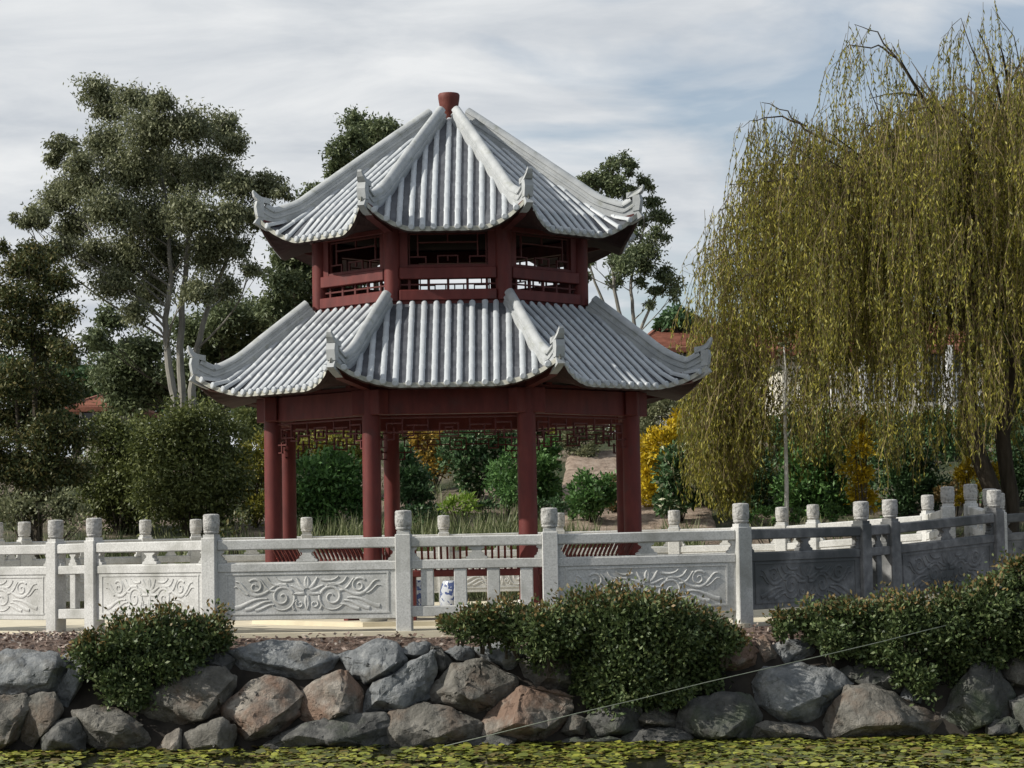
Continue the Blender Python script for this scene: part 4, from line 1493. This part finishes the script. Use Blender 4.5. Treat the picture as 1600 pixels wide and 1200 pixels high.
blades('reeds', 'tufted reeds and dry grass behind the back balustrade', -8, 3.2, 35.3, 41.5, 26000, 0.15, 0.72, M['grass'])
mb = MB()
gx = [0.7 + 0.25 * i for i in range(14)]
gy = [39.5 + 0.5 * i for i in range(24)]
vs = []
for j, y in enumerate(gy):
    for i, x in enumerate(gx):
        xx = x + (y - 44) * 0.05
        e = min(i, len(gx) - 1 - i, j, len(gy) - 1 - j)
        vs.append((xx, y, gz(xx, y) + (0.05 + 0.05 * noise.noise(Vector((xx * 1.3, y * 1.3, 4))) if e > 0 else -0.12)))
n_ = len(gx)
mb.add(vs, [(j * n_ + i, j * n_ + i + 1, (j + 1) * n_ + i + 1, (j + 1) * n_ + i) for j in range(len(gy) - 1) for i in range(n_ - 1)])
tag(mb.build('slope', noisy('bare_brown_slope', [(0.3, (0.13, 0.095, 0.07)), (0.5, (0.26, 0.20, 0.155)), (0.7, (0.38, 0.31, 0.25))], scale=5, detail=10, rough=0.95, bump=0.8, bscale=14, bdist=0.06), smooth=True), kind='structure')
blades('grass', 'thin grass and ground cover on the slope', -10, 12, 40, 52, 9000, 0.1, 0.35, M['grass'])


# ------------------------------------------------------------------ trees
def limb_path(a, b_, wob=0.06, n_=6, sag=0.0):
    a, b_ = Vector(a), Vector(b_)
    L_ = (b_ - a).length
    o1 = Vector((random.uniform(-1, 1), random.uniform(-1, 1), random.uniform(-.4, .4))) * L_ * wob
    res = []
    for i in range(n_ + 1):
        t_ = i / n_
        p = a.lerp(b_, t_) + o1 * math.sin(math.pi * t_)
        p.z += sag * math.sin(math.pi * t_)
        res.append(p)
    return res


def tree(name, label, base, trunks, clumps, Y, leaf, L, Wd, dens, bark, cat='tree', rt=0.16, dy=1.2, twigs=3, sub=0.30, shell=0.25, droop=0.3, flat=0.85, group=None, fill=1.0):
    """trunks: list of pixel polylines; clumps: (px,py,rpx) traced leaf masses"""
    clumps = [(c_[0], c_[1], c_[2] * fill) for c_ in clumps]
    bl = to_blobs(clumps, Y, dy)
    bp = P(base[0], base[1], Y)
    root = thing(name, (bp.x, Y, gz(bp.x, Y)), label, cat, group)
    mb = MB()
    nodes = []
    for ti, tr in enumerate(trunks):
        pts_ = [Vector((P(tr[0][0], tr[0][1], Y).x, Y + ti * 0.25, gz(bp.x, Y) - 0.1))]
        for (a, c) in tr:
            q = P(a, c, Y + ti * 0.25)
            if q.z > pts_[0].z + 0.05:
                pts_.append(q)
        # smooth the polyline
        sm = []
        for i in range(len(pts_) - 1):
            for k in range(4):
                sm.append(pts_[i].lerp(pts_[i + 1], k / 4) + Vector((random.uniform(-.02, .02), 0, 0)))
        sm.append(pts_[-1])
        rr_ = [rt * (1 - 0.72 * i / (len(sm) - 1)) for i in range(len(sm))]
        mb.tube(sm, rr_, 8)
        nodes += [(p, r_) for p, r_ in zip(sm[len(sm) // 4:], rr_[len(sm) // 4:])]
    for (x, y, z, r) in bl:
        c = Vector((x, y, z))
        below = [(n_, r_) for n_, r_ in nodes if n_.z < c.z - 0.1] or nodes[:3]
        n0, r0 = min(below, key=lambda q: (q[0] - c).length + 0.9 * abs((c.z - q[0].z) - 0.8 * math.hypot(q[0].x - c.x, q[0].y - c.y)))
        r1 = min(r0 * 0.4, 0.03 + r * 0.02)
        path = limb_path(n0, c, 0.13, 6)
        mb.tube(path, [r1 * (1 - 0.75 * i / 6) for i in range(7)], 6)
        for q in range(twigs + int(r * 2)):
            d_ = Vector(unit(1)[0])
            d_.z = abs(d_.z) * 0.8
            s0 = path[random.randint(3, 6)]
            e = c + d_ * r * 0.95
            mb.tube(limb_path(s0, e, 0.1, 4), [r1 * 0.3 * (1 - 0.2 * i) + 0.004 for i in range(5)], 4)
    mb.build('trunk', M[bark], root, smooth=True)
    pts, dd = blob_points(bl, dens, sub=sub, shell=shell, flat=flat)
    n_ = len(pts)
    dr = unit(n_)
    dr[:, 2] -= droop
    leaf_mesh('crown', pts, dr, RNG.uniform(0.7, 1.3, n_) * L, RNG.uniform(0.8, 1.2, n_) * Wd, M[leaf], root)
    return root


tree('gum_tree', 'tall spreading gum tree with two pale trunks, left of the pavilion', (275, 640),
     [[(272, 620), (262, 560), (258, 500), (268, 430), (262, 340), (250, 250)], [(284, 620), (282, 540), (285, 470), (292, 400), (300, 320), (320, 240)],
      [(300, 610), (305, 560), (318, 500), (345, 430), (375, 350)]],
     [(150, 142, 30), (165, 170, 26), (212, 152, 30), (250, 158, 24), (100, 225, 24), (85, 245, 18), (125, 250, 24), (165, 225, 38), (235, 205, 46), (290, 200, 42), (345, 200, 32), (368, 225, 24),
      (205, 265, 50), (265, 270, 50), (330, 265, 42), (130, 290, 38), (90, 310, 34), (60, 340, 24), (32, 345, 16), (375, 290, 32), (415, 285, 28), (440, 300, 16), (170, 325, 42), (235, 340, 46),
      (300, 335, 46), (120, 350, 32), (360, 340, 32), (400, 340, 24), (140, 395, 30), (200, 400, 42), (260, 400, 40), (330, 395, 40), (375, 385, 26), (95, 390, 26), (240, 450, 34), (180, 445, 34),
      (310, 450, 30), (350, 450, 26), (210, 490, 24), (390, 420, 18)],
     58, 'leaf_gum', 0.11, 0.042, 2800, 'bark_pale', rt=0.12, sub=0.30, shell=0.15, droop=0.8, dy=1.6, fill=1.08)
tree('gum_tree', 'darker gum tree standing behind the pale trunks of the tall one', (350, 640),
     [[(350, 630), (348, 560), (340, 500)], [(385, 630), (390, 570), (395, 520)]],
     [(345, 500, 36), (390, 495, 34), (420, 500, 30), (300, 520, 34), (340, 550, 36), (385, 545, 32), (220, 550, 36), (180, 575, 36), (240, 600, 36), (200, 620, 32), (330, 600, 34), (370, 600, 32),
      (150, 530, 20), (290, 580, 30), (170, 500, 22), (430, 540, 20)],
     66, 'leaf_gum_dark', 0.16, 0.06, 1900, 'bark_dark', rt=0.15, sub=0.32, dy=1.5, shell=0.1, fill=1.15)
tree('gum_tree', 'dark leafy tree rising behind the left corner of the upper roof', (470, 620),
     [[(470, 600), (465, 520), (460, 450), (462, 380)], [(490, 600), (500, 480), (510, 400)]],
     [(440, 440, 30), (470, 420, 34), (500, 440, 32), (450, 400, 28), (485, 380, 30), (520, 400, 30), (430, 480, 28), (470, 475, 34), (510, 480, 34), (470, 340, 18), (485, 305, 18), (540, 440, 30), (445, 365, 20), (550, 490, 36)],
     62, 'leaf_gum_dark', 0.14, 0.055, 2200, 'bark_dark', rt=0.12, sub=0.34, dy=1.2, shell=0.1, fill=1.1)
tree('gum_tree', 'small topped gum crown showing above the left slope of the upper roof', (590, 620),
     [[(590, 600), (588, 480), (585, 380), (575, 280), (570, 220)]],
     [(557, 192, 22), (550, 215, 22), (572, 212, 24), (598, 200, 20), (615, 205, 18), (528, 235, 16), (540, 250, 18), (590, 228, 24), (570, 245, 18), (525, 258, 14), (560, 300, 30), (600, 290, 30), (620, 240, 18),
      (518, 272, 9), (590, 340, 30), (560, 370, 26), (640, 300, 26)],
     64, 'leaf_gum_dark', 0.14, 0.055, 2000, 'bark_dark', rt=0.12, sub=0.34, dy=0.8, shell=0.1, fill=1.1)
tree('gum_tree', 'open gum tree with visible grey branches, right of the upper roof', (985, 600),
     [[(985, 600), (975, 520), (960, 450), (955, 400), (945, 330), (955, 270)], [(1000, 600), (990, 500), (985, 440), (1000, 380), (1010, 330)], [(1010, 600), (1000, 520), (1020, 470), (1040, 440)],
      [(975, 600), (955, 500), (930, 440), (918, 400)]],
     [(955, 258, 12), (975, 250, 11), (988, 258, 10), (930, 285, 18), (950, 282, 18), (965, 292, 18), (915, 280, 12), (1003, 280, 12), (1015, 290, 8), (985, 302, 14), (1020, 315, 14), (1030, 335, 14), (1040, 345, 8),
      (1025, 362, 12), (1040, 372, 8), (1010, 390, 20), (990, 400, 20), (975, 415, 20), (1010, 415, 16), (1035, 430, 15), (1050, 445, 14), (1055, 460, 9), (1030, 455, 12), (960, 405, 14), (920, 410, 12), (915, 430, 9),
      (985, 270, 8), (1000, 345, 14), (985, 365, 14), (1015, 475, 9), (1000, 440, 10), (965, 440, 12)],
     60, 'leaf_gum_dark', 0.11, 0.045, 2600, 'bark_pale', rt=0.07, sub=0.34, dy=0.5, twigs=3, shell=0.1, fill=1.18)
tree('dark_tree', 'low dark tree above the small red roof right of the lower roof', (1060, 560),
     [[(1060, 560), (1058, 520), (1055, 500)]],
     [(1045, 498, 18), (1070, 500, 20), (1095, 508, 18), (1055, 490, 14), (1030, 505, 10), (1110, 520, 16)],
     72, 'leaf_dark', 0.2, 0.08, 1300, 'bark_dark', rt=0.15, dy=0.4)
tree('wattle_tree', 'dark bushy tree with yellowish top at the left edge', (55, 830),
     [[(60, 830), (58, 700), (55, 600), (50, 480)], [(45, 830), (30, 700), (20, 560)], [(85, 830), (90, 700), (95, 600)]],
     [(45, 395, 26), (70, 400, 24), (25, 415, 26), (60, 430, 34), (95, 440, 26), (20, 460, 32), (60, 480, 38), (100, 490, 28), (20, 520, 36), (65, 540, 40), (105, 550, 28), (20, 590, 38), (65, 610, 42), (105, 610, 30),
      (20, 660, 40), (70, 680, 42), (110, 680, 30), (20, 730, 40), (70, 740, 40), (115, 740, 28), (40, 790, 34), (-20, 500, 34), (-25, 600, 40), (-25, 700, 40), (100, 790, 24), (5, 385, 12)],
     41, 'leaf_wattle', 0.085, 0.035, 3800, 'bark_dark', rt=0.09, sub=0.32, dy=0.7, shell=0.15, fill=1.1)
# line of darker trees beyond the hill, seen in the gaps
tree('dark_tree', 'distant dark tree behind the wattle bush at the left', (120, 650), [[(120, 650), (120, 580)]],
     [(100, 600, 46), (150, 600, 44), (60, 600, 46), (200, 620, 40), (250, 620, 40), (10, 590, 50), (130, 650, 40), (300, 610, 40), (350, 610, 40), (400, 600, 40), (60, 660, 40), (190, 560, 30)],
     80, 'leaf_dark', 0.25, 0.11, 700, 'bark_dark', rt=0.2, dy=1.5)
tree('dark_tree', 'distant dark tree hidden mostly behind the lower roof', (600, 650), [[(600, 650), (600, 560)]],
     [(560, 600, 50), (640, 610, 50), (720, 610, 50), (800, 610, 50), (480, 610, 46), (430, 600, 46), (870, 620, 40), (560, 650, 36), (460, 650, 36), (400, 640, 36)],
     78, 'leaf_dark', 0.25, 0.11, 700, 'bark_dark', rt=0.2, dy=1.5)
tree('dark_tree', 'distant dark trees behind the house under the willow', (1300, 650), [[(1300, 650), (1300, 560)]],
     [(1120, 590, 40), (1180, 600, 45), (1120, 640, 40), (960, 600, 40), (1020, 590, 40), (1080, 610, 40), (1560, 600, 60), (1640, 580, 60), (1580, 520, 50), (1180, 650, 45), (1560, 660, 50)],
     78, 'leaf_dark', 0.25, 0.11, 700, 'bark_dark', rt=0.2, dy=1.5)

# pale sapling under the willow
p0 = P(1226, 800, 37.0)
o = thing('sapling', (p0.x, 37.0, gz(p0.x, 37.0)), 'slender sapling with thin white trunk under the willow', 'tree')
mb = MB()
pts = [Vector((p0.x, 37.0, gz(p0.x, 37.0) - .05))] + [P(a, c, 37.0) for a, c in ((1229, 760), (1228, 700), (1226, 640), (1228, 580), (1225, 540))]
mb.tube(pts, [0.038, 0.035, 0.03, 0.026, 0.02, 0.012], 8)
for (a, c, e, f_) in ((1227, 640, 1245, 590), (1228, 610, 1212, 575), (1226, 690, 1242, 660)):
    mb.tube(limb_path(P(a, c, 37.0), P(e, f_, 37.1)), [0.012 * (1 - i / 8) for i in range(7)], 5)
mb.build('trunk', noisy('white_bark', [(0.3, (0.42, 0.40, 0.36)), (0.7, (0.68, 0.66, 0.6))], scale=8, rough=0.8), o, smooth=True)
bl = to_blobs([(1228, 555, 14), (1245, 590, 12), (1214, 575, 10), (1228, 540, 10)], 37.0, 0.1)
pts, dd = blob_points(bl, 700)
leaf_mesh('crown', pts, unit(len(pts)), 0.08, 0.035, M['leaf_gum'], o)

# ------------------------------------------------------------------ weeping willow
WY = 38.0
wc = P(1575, 790, WY)
WX = wc.x
wz0 = gz(WX, WY)
wil = thing('weeping_willow', (WX, WY, wz0), 'huge weeping willow with olive yellow hanging strands at the right', 'tree')
mb = MB()
# two leaning trunks
tA = [Vector((P(1562, 800, WY).x, WY, wz0 - .1)), P(1556, 780, WY), P(1540, 740, WY), P(1522, 690, WY), P(1512, 620, WY), P(1520, 520, WY), P(1540, 420, WY), P(1560, 330, WY)]
tB = [Vector((P(1582, 800, WY).x, WY + .3, wz0 - .1)), P(1580, 780, WY + .3), P(1572, 730, WY + .3), P(1566, 680, WY + .3), P(1585, 560, WY + .3), P(1600, 440, WY + .3), P(1590, 300, WY + .3)]
mb.tube(tA, [0.17, 0.16, 0.15, 0.14, 0.13, 0.12, 0.10, 0.08], 10)
mb.tube(tB, [0.15, 0.14, 0.13, 0.13, 0.12, 0.10, 0.08], 10)
hubs = [P(1540, 420, WY), P(1560, 330, WY), P(1590, 300, WY + .3), P(1520, 520, WY)]


def dome(rho):
    """height of the crown's top over the ground plane, by distance from the axis"""
    k = min(rho / 5.3, 1.0)
    return 4.7 + 4.1 * math.sqrt(max(0, 1 - k ** 2.2))


limb_ends = []
# arching limbs that the photograph shows
for pl in ([(1560, 330), (1500, 300), (1455, 265), (1400, 235), (1350, 235), (1320, 255)],
           [(1560, 330), (1480, 230), (1440, 150), (1400, 90), (1370, 55), (1335, 38)],
           [(1400, 90), (1370, 72), (1330, 72), (1310, 85)],
           [(1540, 420), (1450, 330), (1330, 240), (1260, 200), (1230, 175), (1190, 160)],
           [(1260, 200), (1220, 180), (1180, 185), (1150, 200)],
           [(1540, 420), (1400, 340), (1280, 280), (1210, 250), (1170, 262)],
           [(1520, 520), (1400, 430), (1300, 380), (1230, 400), (1190, 430)],
           [(1590, 300), (1560, 170), (1520, 80), (1500, 30), (1470, 60)],
           [(1590, 300), (1600, 150), (1585, 60), (1550, 10)],
           [(1520, 520), (1350, 470), (1230, 430), (1150, 430), (1110, 470)],
           [(1590, 300), (1660, 200), (1700, 150), (1760, 200)]):
    yy = WY + random.uniform(-1.2, 0.4)
    q = [P(a, c, WY if i == 0 else WY + (yy - WY) * min(1, i / 2)) for i, (a, c) in enumerate(pl)]
    sm = []
    for i in range(len(q) - 1):
        for k in range(3):
            sm.append(q[i].lerp(q[i + 1], k / 3) + Vector((random.gauss(0, .02), random.gauss(0, .02), random.gauss(0, .02))))
    sm.append(q[-1])
    r0 = 0.038 if len(pl) > 5 else 0.02
    mb.tube(sm, [r0 * (1 - 0.88 * i / (len(sm) - 1)) for i in range(len(sm))], 6)
    limb_ends += sm[4:]
for i in range(95):
    an = random.uniform(0, 6.283)
    rho = random.uniform(1.2, 5.0)
    e = Vector((WX + rho * math.cos(an), WY + rho * math.sin(an), dome(rho) + random.uniform(-0.8, 0.9 if math.cos(an) > -0.75 else 0.2)))
    h = random.choice(hubs)
    pth = limb_path(h, e, 0.06, 8, sag=random.uniform(0.2, 0.7))
    mb.tube(pth, [0.045 * (1 - 0.92 * k / 8) + 0.002 for k in range(9)], 5)
    limb_ends += pth[4:]
mb.build('trunk', M['bark_dark'], wil, smooth=True)

# hanging strands, gathered in curtains
sp, sdir = [], []
tw = MB()
starts = []
for i in range(560):
    an = random.uniform(0, 6.283)
    rho = 4.9 * math.sqrt(random.uniform(0.02, 1.0))
    x, y = WX + rho * math.cos(an), WY + rho * math.sin(an)
    zt = dome(rho) - abs(random.gauss(0, 0.9)) * (0.45 + 0.35 * rho / 5) - 0.1
    if random.random() < 0.5:
        zt -= random.uniform(0.6, 4.2)
    starts.append((x, y, max(zt, 3.6), rho))
for q in limb_ends:
    if random.random() < 0.8:
        rho = math.hypot(q.x - WX, q.y - WY)
        starts.append((q.x, q.y, q.z, rho))
# thin fringe to the left
for i in range(46):
    px = random.uniform(1090, 1160)
    q = P(px, random.uniform(440, 620) if px < 1120 else random.uniform(320, 560), WY + random.uniform(-1, 1))
    starts.append((q.x, q.y, q.z, 5.4))
for i in range(75):
    px = random.uniform(1102, 1175)
    q = P(px, random.uniform(520, 620), WY + random.uniform(-1.5, 1.5))
    starts.append((q.x, q.y, q.z, 4.0))
GAPS = [(1206, 1262, 4.3, 3.35, 0.78), (1493, 1518, 4.6, 3.3, 0.75), (1262, 1400, 3.75, 2.9, 0.42), (1130, 1215, 5.1, 4.6, 0.35), (1090, 1130, 5.2, 4.5, 0.5)]
leafp, leafd, leafl = [], [], []
for (x, y, zt, rho) in starts:
    edge = rho > 4.7
    ns = random.randint(3, 6) if edge else random.randint(7, 12)
    high = zt > 8.0
    if high:
        ns = random.randint(3, 6)
    for s_ in range(ns):
        xx, yy = x + random.gauss(0, .13), y + random.gauss(0, .16)
        z0 = zt + random.uniform(-0.25, 0.1)
        ln = random.uniform(0.9, 3.4)
        if high:
            ln = random.uniform(0.7, 2.6)
        zb = z0 - ln
        pxs = 800 + (xx / yy) * F
        lift_ = 0.0 if pxs < 1195 else (0.5 if pxs < 1385 else (0.15 if pxs < 1480 else 0.65))
        floor_ = 1.55 + lift_ + 0.5 * noise.noise(Vector((xx * 1.1, yy * 0.5, 2))) * 2 + random.random() * 0.5
        zb = max(zb, floor_)
        for (g0, g1, gt, gb, pr_) in GAPS:        # open windows in the curtain
            if g0 < pxs < g1 and random.random() < pr_:
                if zb < gt < z0:
                    zb = gt
                elif gb < z0 <= gt:
                    z0 = gb
                break
        if z0 - zb < 0.25:
            continue
        out = Vector((x - WX, y - WY, 0))
        out = out.normalized() * random.uniform(0.0, 0.25) if out.length > 0.1 else Vector((0, 0, 0))
        sway = Vector((random.gauss(0, .13), random.gauss(0, .13), 0))
        sway2 = Vector((random.gauss(0, .05), random.gauss(0, .05), 0))
        prev = []
        n_ = 6
        for k in range(n_ + 1):
            t_ = k / n_
            arch = out * (1 - (1 - t_) ** 3)
            prev.append(Vector((xx, yy, z0 - (z0 - zb) * t_)) + arch + sway * math.sin(t_ * 3.0) + sway2 * math.sin(t_ * 7.0 + xx))
        tw.tube(prev, [0.0045] * 3 + [0.003] * 4, 3, cap=False)
        nl = int((z0 - zb) * random.uniform(16, 32))
        for m_ in range(nl):
            t_ = random.uniform(0.02, 1.0)
            kk = min(int(t_ * n_), n_ - 1)
            p = prev[kk].lerp(prev[kk + 1], t_ * n_ - kk)
            leafp.append((p.x, p.y, p.z))
            leafd.append((random.gauss(0, .42), random.gauss(0, .42), -1))
            leafl.append(random.uniform(0.05, 0.11))
tw.build('twig', M['twig'], wil)
leafp, leafd = np.array(leafp), np.array(leafd)
print('willow leaves', len(leafp))
leaf_mesh('hanging_foliage', leafp, leafd, np.array(leafl), RNG.uniform(0.014, 0.027, len(leafp)), M['leaf_willow'], wil)


# ------------------------------------------------------------------ houses
def house(name, label, x0, x1, y0, y1, z0, ze, zr, ov=0.5, windows=(), posts=(), hip=1.2, axis='x'):
    root = thing(name, ((x0 + x1) / 2, (y0 + y1) / 2, z0), label, 'house')
    mb = MB()
    mb.box(((x0 + x1) / 2, (y0 + y1) / 2, (z0 + ze) / 2), (x1 - x0, y1 - y0, ze - z0))
    mb.build('wall', M['wall_cream'], root)
    a0, a1, b0, b1 = x0 - ov, x1 + ov, y0 - ov, y1 + ov
    ym = (b0 + b1) / 2
    mb = MB()
    z1 = ze + 0.02
    v_ = [(a0, b0, z1), (a1, b0, z1), (a1, b1, z1), (a0, b1, z1), (a0 + hip, ym, zr), (a1 - hip, ym, zr),
          (a0, b0, z1 - .14), (a1, b0, z1 - .14), (a1, b1, z1 - .14), (a0, b1, z1 - .14)]
    mb.add(v_, [(0, 1, 5, 4), (1, 2, 5), (2, 3, 4, 5), (3, 0, 4), (0, 6, 7, 1), (1, 7, 8, 2), (2, 8, 9, 3), (3, 9, 6, 0), (6, 9, 8, 7)])
    # tile courses
    nrow = 16
    for i in range(1, nrow):
        t_ = i / nrow
        mb.tube([Vector((a0 + hip * t_, b0 + (ym - b0) * t_, z1 + (zr - z1) * t_ + .015)), Vector((a1 - hip * t_, b0 + (ym - b0) * t_, z1 + (zr - z1) * t_ + .015))], 0.03, 4)
    for (p, q_) in (((a0, b0, z1), (a0 + hip, ym, zr)), ((a1, b0, z1), (a1 - hip, ym, zr)), ((a0 + hip, ym, zr), (a1 - hip, ym, zr))):
        mb.tube([Vector(p), Vector(q_)], 0.09, 6)
    mb.build('roof', M['roof_red'], root)
    for (wx, wz, ww, wh) in windows:
        mb = MB()
        for (cx_, cz_, sx_, sz_) in ((wx, wz + wh / 2, ww + .12, .07), (wx, wz - wh / 2, ww + .16, .08), (wx - ww / 2, wz, .07, wh - .08), (wx + ww / 2, wz, .07, wh - .08), (wx, wz, .05, wh - .08)):
            mb.box((cx_, y0 - 0.03, cz_), (sx_, 0.08, sz_))
        w_ = mb.build('window', M['white'], root)
        mb = MB()
        mb.box((wx, y0 - 0.006, wz), (ww, 0.02, wh))
        mb.build('pane', M['glass'], w_)
    if posts:
        zt, zd, px0, px1 = posts
        mb = MB()
        mb.box(((px0 + px1) / 2, y0 - 1.0, zd - 0.1), (px1 - px0, 2.0, 0.2))
        mb.build('balcony', M['wall_cream'], root)
        nn_ = 6
        for i in range(nn_):
            x = px0 + 0.1 + (px1 - px0 - .2) * i / (nn_ - 1)
            mb = MB()
            mb.box((x, y0 - 1.9, (zd + zt) / 2), (0.16, 0.16, zt - zd - 0.02))
            mb.box((x, y0 - 1.9, (z0 + zd - .2) / 2), (0.2, 0.2, zd - .2 - z0 - 0.02))
            mb.build('veranda_post', M['white'], root)
        mb = MB()
        mb.box(((px0 + px1) / 2, y0 - 1.9, zd + 0.95), (px1 - px0, 0.06, 0.06))
        x = px0 + .2
        while x < px1 - .1:
            mb.box((x, y0 - 1.9, zd + 0.46), (0.03, 0.03, 0.92))
            x += 0.14
        mb.build('balcony_railing', M['white'], root)
    return root


hy = 56.0
pl, pr = P(1222, 600, hy), P(1530, 600, hy)
ze = P(1300, 548, hy).z
zr = P(1300, 468, hy + 3).z
house('house', 'cream two storey house with red roof behind the willow', pl.x, pr.x, hy, hy + 6, 2.9, ze, zr,
      windows=[(pl.x + 0.9, P(1260, 585, hy).z, 0.9, 1.1), (pl.x + 2.5, P(1340, 590, hy).z, 1.1, 1.3), (pl.x + 3.9, P(1400, 590, hy).z, 1.0, 1.3)],
      posts=(ze - 0.05, P(1300, 655, hy).z, pl.x + 0.9, pr.x - 0.3), hip=2.4)
pl, pr = P(1015, 545, 70), P(1120, 545, 70)
house('house', 'small far house with an orange red roof showing past the lower roof corner', pl.x, pr.x + 2, 70, 76, 3.2, P(1050, 546, 70).z, P(1050, 512, 73).z, hip=1.0,
      windows=[(pl.x + 1.0, P(1040, 562, 70).z, 0.9, 0.7)])
pl, pr = P(134, 650, 72), P(186, 650, 72)
house('house', 'far low house with a dull brown roof behind the left trees', pl.x, pr.x, 72, 77, 2.6, P(150, 638, 72).z, P(150, 620, 75).z, hip=0.6,
      windows=[(pr.x - 0.8, P(170, 652, 72).z, 0.8, 0.5)])
pl, pr = P(470, 650, 62), P(560, 650, 62)
house('house', 'pale far house glimpsed through the fretwork between the left columns', pl.x, pr.x, 62, 66, 2.8, P(500, 655, 62).z, P(500, 640, 64).z, hip=0.6,
      windows=[(P(490, 675, 62).x, P(490, 675, 62).z, 0.4, 0.35), (P(507, 675, 62).x, P(507, 675, 62).z, 0.4, 0.35)])

# ------------------------------------------------------------------ rope across the boulders
mb = MB()
rp_ = [(694, 1166, 23.2), (760, 1150, 22.75), (900, 1115, 22.55), (1000, 1092, 22.6), (1100, 1067, 22.65), (1200, 1044, 22.8), (1300, 1021, 23.0), (1380, 1002, 23.15), (1450, 984, 23.4), (1500, 972, 23.8)]
mb.tube([P(a, c, y) for a, c, y in rp_], 0.0045, 6)
tag(mb.build('rope', M['rope'], smooth=True), 'thin grey rope stretched taut from the water up across the shrubs', 'rope')
